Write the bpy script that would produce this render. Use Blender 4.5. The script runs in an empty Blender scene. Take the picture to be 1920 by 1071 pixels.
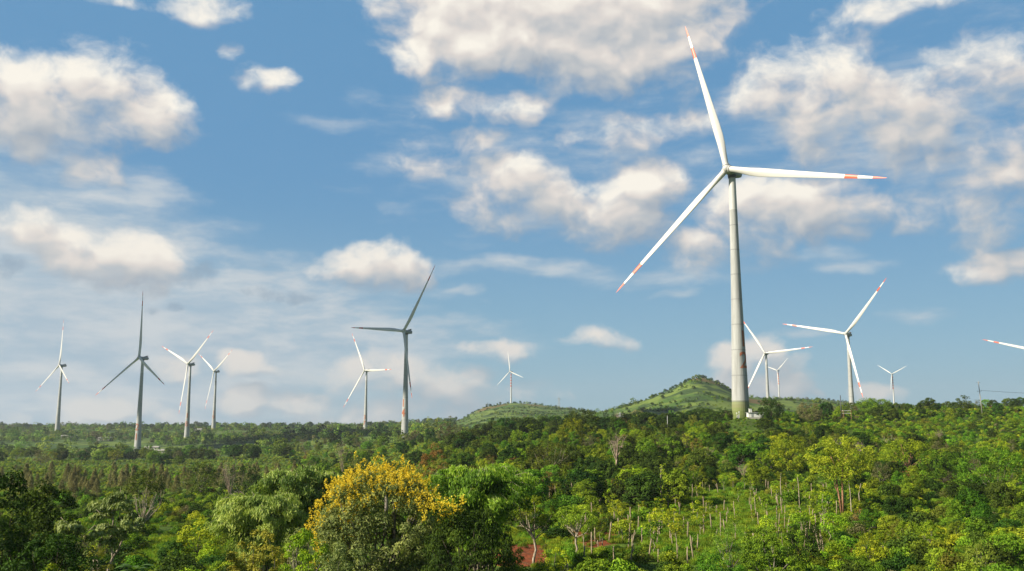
import bpy, bmesh, math, random
import numpy as np
from mathutils import Vector, Matrix, Euler
R = math.radians
S = bpy.context.scene
COL = S.collection
rng = np.random.default_rng(7)
random.seed(7)

# ------------------------------------------------------------------ camera
F = 1697.0                      # focal length in pixels of the 1920 px wide photograph
TH = R(8.54)
CT, ST = math.cos(TH), math.sin(TH)
cd = bpy.data.cameras.new('camera')
cam = bpy.data.objects.new('camera', cd); COL.objects.link(cam)
cd.sensor_width = 36.0; cd.lens = 36.0 * F / 1920.0
cd.clip_start = 0.5; cd.clip_end = 40000
cam.location = (0, 0, 0); cam.rotation_euler = (R(90) + TH, 0, 0)
S.camera = cam

# ------------------------------------------------------------------ sun and sky
SUN_AZ = R(-112)                # bearing of the sun, clockwise from the view direction
SUN_EL = R(31)
TOSUN = Vector((math.sin(SUN_AZ) * math.cos(SUN_EL), math.cos(SUN_AZ) * math.cos(SUN_EL), math.sin(SUN_EL)))
sl = bpy.data.lights.new('sun', 'SUN'); sl.energy = 5.0; sl.angle = R(0.5); sl.color = (1.0, 0.91, 0.74)
sun = bpy.data.objects.new('sun', sl); COL.objects.link(sun)
sun.rotation_euler = TOSUN.to_track_quat('Z', 'Y').to_euler()
S.view_settings.view_transform = 'Standard'; S.view_settings.look = 'None'
S.view_settings.exposure = 0.75; S.view_settings.gamma = 1.0
S.view_settings.use_curve_mapping = False
S.cycles.max_bounces = 5; S.cycles.diffuse_bounces = 2; S.cycles.glossy_bounces = 2
S.cycles.transmission_bounces = 3; S.cycles.transparent_max_bounces = 6; S.cycles.volume_bounces = 0
S.cycles.sample_clamp_indirect = 4

world = bpy.data.worlds.new('World'); S.world = world; world.use_nodes = True
W = world.node_tree; W.nodes.clear()

def nd(T, t, **kw):
    n = T.nodes.new(t)
    for k, v in kw.items():
        if k == 'inp':
            for i, x in v.items():
                if isinstance(x, bpy.types.NodeSocket): T.links.new(x, n.inputs[i])
                else: n.inputs[i].default_value = x
        else: setattr(n, k, v)
    return n
def mth(T, op, a, b=None, c=None, clamp=False):
    n = T.nodes.new('ShaderNodeMath'); n.operation = op; n.use_clamp = clamp
    for i, x in enumerate((a, b, c)):
        if x is None: continue
        if isinstance(x, bpy.types.NodeSocket): T.links.new(x, n.inputs[i])
        else: n.inputs[i].default_value = x
    return n.outputs[0]
def vmt(T, op, a, b=None, c=None):
    n = T.nodes.new('ShaderNodeVectorMath'); n.operation = op
    for i, x in enumerate((a, b, c)):
        if x is None: continue
        if isinstance(x, bpy.types.NodeSocket): T.links.new(x, n.inputs[i])
        elif isinstance(x, (int, float)) : n.inputs[3].default_value = x
        else: n.inputs[i].default_value = x
    return n.outputs['Value'] if op in ('LENGTH', 'DOT_PRODUCT', 'DISTANCE') else n.outputs['Vector']
def smooth(T, v, a, b, lo=0.0, hi=1.0):
    n = T.nodes.new('ShaderNodeMapRange'); n.interpolation_type = 'SMOOTHSTEP'
    T.links.new(v, n.inputs[0])
    for i, x in enumerate((a, b, lo, hi)): n.inputs[i + 1].default_value = x
    return n.outputs[0]
def mixc(T, f, a, b, blend='MIX'):
    n = T.nodes.new('ShaderNodeMix'); n.data_type = 'RGBA'; n.blend_type = blend
    for i, x in ((0, f), (6, a), (7, b)):
        if isinstance(x, bpy.types.NodeSocket): T.links.new(x, n.inputs[i])
        else: n.inputs[i].default_value = x if i == 0 else (*x, 1.0)
    return n.outputs[2]
def lin(r, g, b):
    f = lambda c: (c / 255 / 12.92) if c / 255 <= 0.04045 else ((c / 255 + 0.055) / 1.055) ** 2.4
    return (f(r), f(g), f(b))

def pix_dir(px, py):
    u = (535.5 - py) / F
    return np.array([(px - 960) / F, CT - u * ST, ST + u * CT])
def azel(px, py):
    d = pix_dir(px, py); d = d / np.linalg.norm(d)
    return math.atan2(d[0], d[1]), math.asin(d[2])

# clouds: (px, py, half width, half height, strength)  - where each cloud hangs in the sky, turned into bearing and elevation
CUMULUS = [
 (30,170,150,62,1.0),(170,165,105,66,.85),(230,215,120,40,.8),(300,205,60,34,.7),(90,225,130,48,.75),(20,250,90,36,.6),(180,320,50,34,.75),
 (235,5,75,12,.7),(380,10,70,22,.6),
 (1050,-20,330,110,1.7),(900,70,130,70,1.3),(1010,60,250,68,1.4),(1140,70,200,80,1.2),(1250,60,110,90,.9),(800,100,70,42,1.0),(1120,130,90,50,.75),
 (470,146,34,26,.50),(512,158,36,20,.48),(425,98,22,14,.40),(900,196,120,30,.75),(820,180,45,22,.5),(990,200,40,26,.45),(845,265,75,24,.5),(890,260,48,16,.5),(820,310,60,26,.5),
 (1140,245,95,36,.55),(1290,235,60,22,.35),
 (960,360,95,66,.95),(1040,370,80,50,.75),(940,395,70,36,.7),(1210,350,72,52,1.1),(1150,395,115,55,1.0),(1090,415,60,34,.8),
 (1430,160,70,60,.8),(1560,150,110,66,1.0),(1640,200,120,62,1.0),(1620,130,50,36,.6),(1520,210,90,55,.8),(1720,220,110,60,.85),(1840,130,110,52,.7),(1800,180,110,50,.6),(1870,250,110,52,.7),(1620,265,150,38,.6),(1720,310,170,34,.55),(1860,330,120,52,.7),(1750,385,130,36,.6),(1870,400,80,56,.7),
 (1440,400,130,66,1.0),(1530,390,110,62,.95),(1330,450,60,40,.55),(1310,490,130,26,.4),
 (1880,495,90,24,.7),(1800,500,70,14,.35),(1730,98,40,14,.4),(1700,5,110,20,.4),
 (150,480,72,46,1.1),(210,485,100,50,1.15),(280,500,70,42,.9),(40,430,60,30,.35),
 (650,490,64,34,.95),(715,495,84,46,1.05),(760,520,50,24,.8),
 (905,655,50,17,.7),(950,658,60,20,.75),(1130,632,50,20,.62),(1095,642,45,13,.45),(1160,642,34,12,.4),
 (740,705,110,32,.9),(830,715,90,32,.85),(670,700,40,26,.6),(760,770,150,26,.5),(890,740,120,30,.5),(640,790,90,16,.5),
 (460,682,45,22,.7),(340,690,48,20,.55),(500,692,60,12,.4),(200,765,70,24,.75),(160,790,60,14,.4),(460,750,55,24,.75),(560,755,70,22,.65),(340,790,50,18,.5),(10,795,40,16,.4),
 (1385,690,52,40,1.0),(1430,668,42,34,1.0),(1450,715,60,44,1.0),(1365,665,28,18,.8),(1400,740,60,30,.8),(1640,742,40,18,.8),(1530,742,13,9,.6),
 (700,800,250,14,.45),
]
CIRRUS = [(1650,240,240,120,.35),(1050,300,260,90,.25),(960,500,170,16,.55),(1040,496,90,10,.5),(870,545,35,8,.5),(1560,475,60,14,.45),(1590,495,60,10,.4),(1260,552,40,7,.4),(1480,625,40,8,.3),(1720,590,60,10,.25),
 (60,500,330,170,1.05),(150,580,460,80,1.0),(430,565,320,75,.9),(330,630,460,70,.85),(600,640,320,60,.65),(250,720,420,80,.5),(60,380,170,110,.5),(690,560,140,40,.35),(80,720,300,90,.5),
 (650,230,60,12,.16),(680,185,26,12,.14),(1300,300,80,22,.3),(1250,520,120,18,.35)]
DARKS = [(20,500,26,18,.9),(485,549,28,10,.8),(555,556,48,13,.8),(350,505,50,24,.8),(385,520,30,18,.7),(290,575,16,9,.7),(340,572,22,9,.7),(1890,488,80,20,.6),(500,505,24,14,.3)]

def blob_group(name, lists):
    """density of a set of clouds at a point (bearing, elevation, 0)"""
    g = bpy.data.node_groups.new(name, 'ShaderNodeTree')
    g.interface.new_socket('P', in_out='INPUT', socket_type='NodeSocketVector')
    g.interface.new_socket('D', in_out='OUTPUT', socket_type='NodeSocketFloat')
    gi = g.nodes.new('NodeGroupInput'); go = g.nodes.new('NodeGroupOutput')
    p = gi.outputs[0]; acc = None
    for (px, py, hw, hh, st) in lists:
        if px > 1390 and py < 560: st *= .86
        elif px < 720 and py > 670: st *= 1.35
        elif 780 < px < 1380 and 170 < py < 470: st *= .90
        a, e = azel(px, py)
        k = 1.30
        ia = F / (hw * k) * (1.0 + ((px - 960) / F) ** 2 * .6); ie = F / (hh * k)
        q = vmt(g, 'MULTIPLY_ADD', p, (ia, ie, 0), (-a * ia, -e * ie, 0))
        d = vmt(g, 'DOT_PRODUCT', q, q)
        v = mth(g, 'MULTIPLY_ADD', d, -st, st)
        acc = v if acc is None else mth(g, 'SMOOTH_MAX', acc, v, 0.25)
    g.links.new(acc, go.inputs[0])
    return g

def build_world():
    T = W
    tc = nd(T, 'ShaderNodeTexCoord').outputs['Generated']
    sky = nd(T, 'ShaderNodeTexSky', sky_type='NISHITA', sun_disc=False, sun_elevation=SUN_EL, sun_rotation=SUN_AZ,
             altitude=600, air_density=1.0, dust_density=0.6, ozone_density=2.2)
    sk = vmt(T, 'SCALE', sky.outputs[0], 0.105)
    T.nodes[-1].inputs[3].default_value = 0.105
    sep = nd(T, 'ShaderNodeSeparateXYZ', inp={0: tc})
    X, Y, Z = sep.outputs
    # a touch of extra blue-grey air towards the horizon
    h = smooth(T, Z, 0.30, -0.02)
    base = mixc(T, 0.85, sk, mixc(T, h, lin(98, 151, 193), lin(136, 178, 198)))
    az = mth(T, 'ARCTAN2', X, Y); el = mth(T, 'ARCSINE', Z)
    murk = mth(T, 'MULTIPLY', smooth(T, az, 0.02, -0.50), smooth(T, el, 0.24, 0.02))
    base = mixc(T, mth(T, 'MULTIPLY', murk, .80), base, lin(160, 182, 198))
    P = nd(T, 'ShaderNodeCombineXYZ', inp={0: az, 1: el, 2: 0.0}).outputs[0]
    warp = nd(T, 'ShaderNodeTexNoise', noise_dimensions='3D', inp={'Vector': P, 'Scale': 14.0, 'Detail': 3.0, 'Roughness': .55})
    wv = vmt(T, 'SUBTRACT', warp.outputs['Color'], (0.5, 0.5, 0.5))
    wv = vmt(T, 'MULTIPLY', wv, (0.050, 0.030, 0.0))
    Pw = vmt(T, 'ADD', P, wv)
    gc = blob_group('cumulus_density', CUMULUS)
    def cover(v):
        b = T.nodes.new('ShaderNodeGroup'); b.node_tree = gc; T.links.new(v, b.inputs[0])
        return b.outputs[0]
    def ns(off, det, ro=.55):
        pn = vmt(T, 'MULTIPLY_ADD', vmt(T, 'ADD', P, off), (1.0, 1.35, 1.0), wv)
        return nd(T, 'ShaderNodeTexNoise', noise_dimensions='3D', inp={'Vector': pn, 'Scale': 17.0, 'Detail': det, 'Roughness': ro, 'Lacunarity': 2.1}).outputs[0]
    C0 = cover(Pw); N0 = ns((0, 0, 0), 8.0)
    D0 = mth(T, 'MULTIPLY_ADD', mth(T, 'SUBTRACT', N0, 0.5), 2.9, C0)
    C2 = cover(vmt(T, 'ADD', Pw, (-0.014, 0.026, 0)))
    alpha = smooth(T, D0, -0.08, 0.98)
    # lit where the cloud thins out towards the sun, grey where more of it lies that way
    lit = mth(T, 'MULTIPLY', mth(T, 'SUBTRACT', mth(T, 'MAXIMUM', C0, -.3), mth(T, 'MAXIMUM', C2, -.9)), 0.80)
    lit = mth(T, 'ADD', lit, mth(T, 'MULTIPLY', mth(T, 'SUBTRACT', ns((0, 0, 0), 2.5), ns((-0.009, 0.017, 0), 2.5)), 1.25))
    lit = mth(T, 'ADD', lit, mth(T, 'MULTIPLY', mth(T, 'SUBTRACT', N0, .5), .25))
    lit = mth(T, 'ADD', lit, 0.37)
    # clouds higher up hang over the sunlit side and are brighter, low ones are seen through more air
    up = smooth(T, el, 0.24, 0.46)
    lit = mth(T, 'ADD', lit, mth(T, 'MULTIPLY', up, 0.38), clamp=True)
    lit = mth(T, 'MULTIPLY', lit, smooth(T, el, .04, .26, .74, 1.0))
    cr = nd(T, 'ShaderNodeValToRGB', inp={0: lit})
    e = cr.color_ramp.elements
    e[0].position = 0.0; e[0].color = (*lin(158, 168, 179), 1)
    e[1].position = 1.0; e[1].color = (*lin(251, 244, 231), 1)
    x = e.new(0.35); x.color = (*lin(190, 192, 194), 1)
    x = e.new(0.65); x.color = (*lin(223, 215, 208), 1)
    cloud = cr.outputs[0]
    air = smooth(T, el, 0.11, -0.02)
    cloud = mixc(T, mth(T, 'MULTIPLY', air, 0.30), cloud, lin(172, 190, 200))
    # thin veils, streaked along the horizon
    gs = blob_group('veil_density', CIRRUS)
    b = T.nodes.new('ShaderNodeGroup'); b.node_tree = gs; T.links.new(Pw, b.inputs[0])
    nv = nd(T, 'ShaderNodeTexNoise', noise_dimensions='3D', inp={'Vector': vmt(T, 'ADD', vmt(T, 'MULTIPLY', P, (1.0, 3.2, 1.0)), wv), 'Scale': 11.0, 'Detail': 8.0, 'Roughness': .58})
    vd = mth(T, 'MULTIPLY_ADD', mth(T, 'SUBTRACT', nv.outputs[0], 0.5), 1.7, b.outputs[0])
    va = mth(T, 'MULTIPLY', smooth(T, vd, -0.15, 0.95), 0.88)
    veil = mixc(T, smooth(T, nv.outputs[0], .35, .65), lin(168, 187, 202), lin(204, 209, 212))
    c1 = mixc(T, va, base, veil)
    # small dark shreds
    gd = blob_group('shred_density', DARKS)
    b = T.nodes.new('ShaderNodeGroup'); b.node_tree = gd; T.links.new(Pw, b.inputs[0])
    n1 = nd(T, 'ShaderNodeTexNoise', noise_dimensions='3D', inp={'Vector': P, 'Scale': 60.0, 'Detail': 6.0, 'Roughness': .62})
    dd = mth(T, 'MULTIPLY_ADD', mth(T, 'SUBTRACT', n1.outputs[0], 0.5), 2.4, b.outputs[0])
    c2 = mixc(T, mth(T, 'MULTIPLY', smooth(T, dd, 0.1, 1.1), .6), c1, lin(140, 160, 178))
    c3 = mixc(T, mth(T, 'MULTIPLY', alpha, 0.95), c2, cloud)
    bg1 = nd(T, 'ShaderNodeBackground', inp={0: c3, 1: 0.63})
    # the rest of the sky: the same blue with scattered clouds of the same colours
    ng = nd(T, 'ShaderNodeTexNoise', noise_dimensions='3D', inp={'Vector': vmt(T, 'MULTIPLY', tc, (1, 1, 2.0)), 'Scale': 4.0, 'Detail': 6.0, 'Roughness': .6})
    ga = smooth(T, ng.outputs[0], 0.50, 0.66)
    c4 = mixc(T, ga, base, lin(205, 204, 200))
    bg0 = nd(T, 'ShaderNodeBackground', inp={0: c4, 1: 0.35})
    # where the charted part of the sky ends
    m = mth(T, 'MULTIPLY', mth(T, 'MULTIPLY', mth(T, 'LESS_THAN', mth(T, 'ABSOLUTE', az), 0.60), mth(T, 'GREATER_THAN', el, -0.01)), mth(T, 'LESS_THAN', el, 0.50))
    m = mth(T, 'MULTIPLY', m, mth(T, 'GREATER_THAN', Y, 0.0))
    mx = nd(T, 'ShaderNodeMixShader', inp={0: m, 1: bg0.outputs[0], 2: bg1.outputs[0]})
    out = nd(T, 'ShaderNodeOutputWorld', inp={0: mx.outputs[0]})
build_world()
world.cycles.sampling_method = 'MANUAL'; world.cycles.sample_map_resolution = 512
#__SPLIT__
# ------------------------------------------------------------------ helpers for objects
def mat(name):
    m = bpy.data.materials.new(name); m.use_nodes = True
    m.node_tree.nodes.clear(); return m, m.node_tree
def principled(T, col, rough=0.6, spec=0.4, **kw):
    n = T.nodes.new('ShaderNodeBsdfPrincipled')
    if isinstance(col, bpy.types.NodeSocket): T.links.new(col, n.inputs['Base Color'])
    else: n.inputs['Base Color'].default_value = (*col, 1)
    if isinstance(rough, bpy.types.NodeSocket): T.links.new(rough, n.inputs['Roughness'])
    else: n.inputs['Roughness'].default_value = rough
    n.inputs['Specular IOR Level'].default_value = spec
    return n
def finish(T, sh, disp=None):
    o = T.nodes.new('ShaderNodeOutputMaterial'); T.links.new(sh, o.inputs[0])

def mesh_np(name, V, faces, mats=(), mi=None, smoothf=False, tint=None):
    """mesh from a vertex array and an (n,k) face array, or a list of such arrays"""
    me = bpy.data.meshes.new(name)
    fl = faces if isinstance(faces, (list, tuple)) else [faces]
    fl = [np.asarray(f, dtype=np.int32) for f in fl if len(f)]
    V = np.asarray(V, dtype=np.float32)
    me.vertices.add(len(V)); me.vertices.foreach_set('co', V.ravel())
    nf = sum(len(f) for f in fl); nl = sum(f.size for f in fl)
    me.loops.add(nl); me.polygons.add(nf)
    me.loops.foreach_set('vertex_index', np.concatenate([f.ravel() for f in fl]))
    st, c = [], 0
    for f in fl:
        st.append(c + np.arange(len(f)) * f.shape[1]); c += f.size
    me.polygons.foreach_set('loop_start', np.concatenate(st).astype(np.int32))
    if mi is not None: me.polygons.foreach_set('material_index', np.asarray(mi, dtype=np.int32))
    me.polygons.foreach_set('use_smooth', np.full(nf, bool(smoothf)))
    for m in mats: me.materials.append(m)
    if tint is not None:
        at = me.attributes.new('tint', 'FLOAT', 'POINT'); at.data.foreach_set('value', np.asarray(tint, dtype=np.float32))
    me.update(calc_edges=True)
    return me
def link(name, data, parent=None, loc=None, **props):
    o = bpy.data.objects.new(name, data); COL.objects.link(o)
    if parent: o.parent = parent
    if loc is not None: o.location = loc
    for k, v in props.items(): o[k] = v
    return o
def thing(name, label, cat, loc, group=None, rz=0.0, sc=1.0):
    o = bpy.data.objects.new(name, None); COL.objects.link(o)
    o.location = loc; o.rotation_euler = (0, 0, rz)
    o.scale = sc if isinstance(sc, tuple) else (sc, sc, sc)
    o.empty_display_size = 0.2
    o['label'] = label; o['category'] = cat
    if group: o['group'] = group
    return o
class MB:
    """collects tubes, boxes and rings into one mesh"""
    def __init__(self): self.v = []; self.f = []; self.t = []; self.mi = []; self.n = 0
    def add(self, V, Fs, mi=0):
        self.v.append(np.asarray(V, dtype=np.float64))
        for f in Fs: (self.f if len(f) == 4 else self.t).append([i + self.n for i in f]); (self.mi).append((len(f), mi))
        self.n += len(V)
    def tube(self, pts, rad, k=6, mi=0, cap=True):
        pts = [np.asarray(p, float) for p in pts]; V = []; Fs = []
        n = len(pts)
        for i, p in enumerate(pts):
            d = pts[min(i + 1, n - 1)] - pts[max(i - 1, 0)]; d = d / (np.linalg.norm(d) + 1e-9)
            a = np.cross(d, (0.13, 0.97, 0.2) if abs(d[1]) < .9 else (1, 0, 0)); a /= np.linalg.norm(a); b = np.cross(d, a)
            for j in range(k):
                q = 2 * math.pi * j / k
                V.append(p + rad[i] * (math.cos(q) * a + math.sin(q) * b))
        for i in range(n - 1):
            for j in range(k):
                j2 = (j + 1) % k
                Fs.append((i * k + j, i * k + j2, (i + 1) * k + j2, (i + 1) * k + j))
        if cap:
            V.append(pts[-1]); c = len(V) - 1
            for j in range(k): Fs.append(((n - 1) * k + j, (n - 1) * k + (j + 1) % k, c))
            V.append(pts[0]); c = len(V) - 1
            for j in range(k): Fs.append(((j + 1) % k, j, c))
        self.add(V, Fs, mi)
    def box(self, c, s, mi=0, rz=0.0):
        c = np.asarray(c, float); V = []
        for z in (-1, 1):
            for x, y in ((-1, -1), (1, -1), (1, 1), (-1, 1)):
                dx, dy = x * s[0] / 2, y * s[1] / 2
                V.append(c + (dx * math.cos(rz) - dy * math.sin(rz), dx * math.sin(rz) + dy * math.cos(rz), z * s[2] / 2))
        self.add(V, [(3, 2, 1, 0), (4, 5, 6, 7), (0, 1, 5, 4), (1, 2, 6, 5), (2, 3, 7, 6), (3, 0, 4, 7)], mi)
    def build(self, name, mats, parent=None, smoothf=False, **props):
        V = np.concatenate(self.v)
        mi = [m for k, m in self.mi if k == 4] + [m for k, m in self.mi if k == 3]
        me = mesh_np(name, V, [np.array(self.f).reshape(-1, 4), np.array(self.t).reshape(-1, 3)], mats, mi, smoothf)
        return link(name, me, parent, **props) if parent is not False else me

# ------------------------------------------------------------------ terrain
DEP = [30, 90, 150, 220, 300, 400, 520, 750, 1000, 1300, 1700, 2200, 3000, 4500]
TAB = {
 -400: [-13, -15.5, -18.5, -20.5, -22, -24, -25, -27, -29, -24, -19, -17, -26, -66],
 0: [-13.5, -15.5, -18.5, -20.5, -22, -24, -26, -28, -30, -24.5, -18, -17, -26, -66],
 320: [-13.5, -15.5, -18, -20, -22, -24, -26.5, -30, -33.5, -27, -17.5, -16, -26, -66],
 640: [-13, -14.5, -17, -19, -20.5, -21.5, -22, -20.5, -18.5, -18, -17, -13, -22, -60],
 850: [-13, -14.5, -16, -17, -16, -14.5, -12, -12, -13, -12, -8, 0, -10, -40],
 905:  [-13, -14.5, -16, -16, -14, -12, -9.5, -10, -11, -9, 4, 31, 2, -8],
 960:  [-13, -14.5, -15.5, -15, -12.5, -9.5, -7, -9, -9, -6, 13, 41.5, 5, -8],
 1020: [-13, -14.5, -15.5, -14.5, -11.5, -8, -5.5, -8, -7, -3, 15, 38, 5, -5],
 1080: [-13, -14.5, -15.5, -14, -10.5, -6.5, -5, -7, -5, 3, 16, 27, 5, -5],
 1140: [-13, -14.5, -15.5, -14, -10, -5.5, -4.5, -6, -2, 15, 17, 17, 5, -5],
 1200: [-13, -14.5, -15.5, -14, -9.5, -4.5, -3.5, -3, 4, 28, 22, 15, 5, -5],
 1255: [-13, -14.5, -15.5, -14, -9.5, -4, -3, -1, 10, 44, 26, 15, 5, -5],
 1285: [-13, -14.5, -15.5, -14, -9.2, -3.5, -2.5, 0, 13, 56, 28, 15, 5, -5],
 1310: [-13, -14.5, -15.5, -14, -9, -3, -2, 1, 15, 62, 30, 15, 5, -5],
 1337: [-13, -14.5, -15.5, -14, -8.7, -2, -1.7, 1, 14, 58, 28, 15, 7, -5],
 1365: [-13, -14.5, -15.5, -14, -8.5, -1, -1.5, 1, 13, 48, 26, 15, 8, -5],
 1397: [-13, -14.5, -15.5, -14, -8.5, 0, -1.2, 0, 10, 36.5, 22, 40, 12, -5],
 1430: [-13, -14.5, -15.5, -14, -8.5, 0, -1, -1, 8, 32, 20, 48, 15, -5],
 1500: [-13, -14.5, -15.5, -14, -8.5, -1, 1.5, -3, 4, 29, 18, 50, 15, -5],
 1570: [-13, -14.5, -15.5, -13.5, -8.5, -1.5, 3.5, -4, -8, 25, 16, 44, 15, -5],
 1640: [-13, -14.5, -15.5, -13.5, -8.5, -2, 5, -4, -12, 6, 12, 37, 15, -5],
 1760: [-13, -14.5, -15.5, -13.5, -9, -2, 5.5, -5, -12, -2, 10, 30, 15, -5],
 1920: [-13, -14.5, -15, -13, -8.5, -1.5, 7, -4, -12, -4, 8, 20, 10, -5],
 2300: [-13, -14.5, -15, -13, -8.5, -1.5, 7, -4, -12, -4, 8, 20, 10, -5],
}
PXS = np.array(sorted(TAB)); ZT = np.array([TAB[p] for p in PXS], float); LD = np.log(np.array(DEP, float))
def pchip_slopes(x, y):
    h = np.diff(x); d = np.diff(y, axis=0) / h[:, None]
    m = np.zeros_like(y); m[0] = d[0]; m[-1] = d[-1]
    w = (h[1:, None] * d[:-1] + h[:-1, None] * d[1:]) / (h[1:] + h[:-1])[:, None]
    m[1:-1] = np.where(d[:-1] * d[1:] > 0, w, w * 0.15)
    return m
MD = pchip_slopes(LD, ZT.T).T            # slopes along depth for every column
def vnoise(x, y, seed=0):
    def hsh(i, j): 
        v = np.sin(i * 127.1 + j * 311.7 + seed * 74.7) * 43758.5453
        return v - np.floor(v)
    i, j = np.floor(x), np.floor(y); fx, fy = x - i, y - j
    fx = fx * fx * (3 - 2 * fx); fy = fy * fy * (3 - 2 * fy)
    return (hsh(i, j) * (1 - fx) + hsh(i + 1, j) * fx) * (1 - fy) + (hsh(i, j + 1) * (1 - fx) + hsh(i + 1, j + 1) * fx) * fy
def fbm(x, y, o=4, seed=0):
    s = 0; a = .5
    for k in range(o): s = s + a * (vnoise(x * 2 ** k, y * 2 ** k, seed + k) - .5) * 2; a *= .5
    return s
def base_ground(x, y):
    x = np.atleast_1d(np.asarray(x, float)); y = np.atleast_1d(np.asarray(y, float))
    r = np.hypot(x, y); az = np.arctan2(x, y)
    dep = r * np.cos(np.clip(np.abs(az), 0, R(38)))
    azc = np.clip(az, -R(50), R(50))
    px = np.clip(960 + F * np.tan(azc) / CT, PXS[0], PXS[-1])
    l = np.clip(np.log(np.maximum(dep, 1)), LD[0], LD[-1])
    ci = np.clip(np.searchsorted(PXS, px, 'right') - 1, 0, len(PXS) - 2)
    tc = (px - PXS[ci]) / (PXS[ci + 1] - PXS[ci])
    di = np.clip(np.searchsorted(LD, l, 'right') - 1, 0, len(LD) - 2)
    h = LD[di + 1] - LD[di]; t = (l - LD[di]) / h
    H00, H10, H01, H11 = 2*t**3-3*t**2+1, t**3-2*t**2+t, -2*t**3+3*t**2, t**3-t**2
    def colv(c): return H00 * ZT[c, di] + H10 * h * MD[c, di] + H01 * ZT[c, di + 1] + H11 * h * MD[c, di + 1]
    c0, c1, c2, c3 = colv(np.maximum(ci - 1, 0)), colv(ci), colv(ci + 1), colv(np.minimum(ci + 2, len(PXS) - 1))
    g0 = (PXS[ci + 1] - PXS[ci]) / np.maximum(PXS[ci + 1] - PXS[np.maximum(ci - 1, 0)], 1)
    g1 = (PXS[ci + 1] - PXS[ci]) / np.maximum(PXS[np.minimum(ci + 2, len(PXS) - 1)] - PXS[ci], 1)
    m0 = (c2 - c0) * g0; m1 = (c3 - c1) * g1
    z = (2*tc**3-3*tc**2+1) * c1 + (tc**3-2*tc**2+tc) * m0 + (-2*tc**3+3*tc**2) * c2 + (tc**3-tc**2) * m1
    amp = np.clip((dep - 60) / 500, 0, 1)
    hill = np.clip((dep - 900) / 500, 0, 1)
    z = z + amp * 1.2 * fbm(x / 90, y / 90, 4, 3) + 0.15 * fbm(x / 9, y / 9, 2, 5) + hill * 3.0 * fbm(x / 140, y / 140, 4, 9) + hill * 1.5 * fbm(x / 34, y / 34, 3, 13)
    far = np.clip((dep - 1700) / 500, 0, 1) * np.clip((850 - px) / 160, 0, 1)
    z = z + far * 9.0 * fbm(x / 330, y / 260, 3, 17) - hill * 5.0 * np.abs(fbm(x / 100, y / 170, 3, 78)) * np.clip((px - 800) / 80, 0, 1)
    return z
#   Y, X, Z, yaw, phase, blade length, overhang, hub height, tilt, cone
TURB = {
'T1':(398.2,99.7,1.2,-0.740,1.839,76.0,4.4,110.8,0.089,0.080),
'A':(1475.9,-732.4,-20.2,-0.744,-0.079,76.0,4.2,110.1,0.125,0.062),
'B':(1057.8,-431.1,-34.2,-0.628,-0.072,79.9,4.8,107.2,0.131,0.080),
'C':(1333.0,-472.7,-27.3,-0.665,0.915,75.5,4.2,110.3,0.141,0.070),
'D':(1735.9,-565.7,-16.8,-0.754,1.035,74.3,4.4,111.2,0.144,0.055),
'E':(1623.7,-260.1,-18.4,-0.699,1.595,78.5,4.9,108.2,0.093,0.070),
'F':(928.7,-108.6,-17.1,-0.725,0.618,78.6,4.0,108.4,0.126,0.084),
'G':(2155.3,-2.2,41.9,-0.752,1.905,50.4,4.5,74.8,0.090,0.026),
'H':(1416.9,397.6,-4.6,-0.661,-0.599,76.5,4.2,109.8,0.12,0.02),
'I':(2404.7,704.9,56.8,-1.070,0.840,48.8,3.4,75.9,0.161,0.0),
'J':(1005.0,374.1,-14.0,-0.832,0.732,76.5,5.1,109.7,0.106,0.086),
'K':(2301.2,963.6,39.7,-0.820,1.113,43.7,3.5,78.7,0.090,0.0),
}
_fix = [(v[1], v[0], v[2], 30.0 + v[0] * .05) for k, v in TURB.items() if k not in 'HJ']
_A = np.array([[math.exp(-((a[0]-b[0])**2 + (a[1]-b[1])**2) / b[3]**2) for b in _fix] for a in _fix])
_W = np.linalg.solve(_A, np.array([a[2] - base_ground(a[0], a[1])[0] for a in _fix]))
def ground(x, y):
    z = base_ground(x, y)
    for (fx, fy, _, s), w in zip(_fix, _W): z = z + w * np.exp(-((np.asarray(x) - fx)**2 + (np.asarray(y) - fy)**2) / s**2)
    return z
def gz(x, y): return float(ground(x, y)[0])
def px_x(px, Y):
    """world x of a point on the ground seen in column px at forward distance Y"""
    x = (px - 960) / F * Y
    for _ in range(3): x = (px - 960) / F * (Y * CT + gz(x, Y) * ST)
    return x
def row_z(py, Y):
    u = (535.5 - py) / F
    return Y * (ST + u * CT) / (CT - u * ST)
def row_Y(px, py):
    """forward distance at which the view ray of a pixel meets the ground"""
    d = pix_dir(px, py); ys = np.exp(np.linspace(math.log(45), math.log(4500), 600))
    t = ys / d[1]; z = d[2] * t - ground(d[0] * t, ys)
    i = np.argmax(z < 0)
    return float(ys[i]) if (z < 0).any() else None

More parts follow.
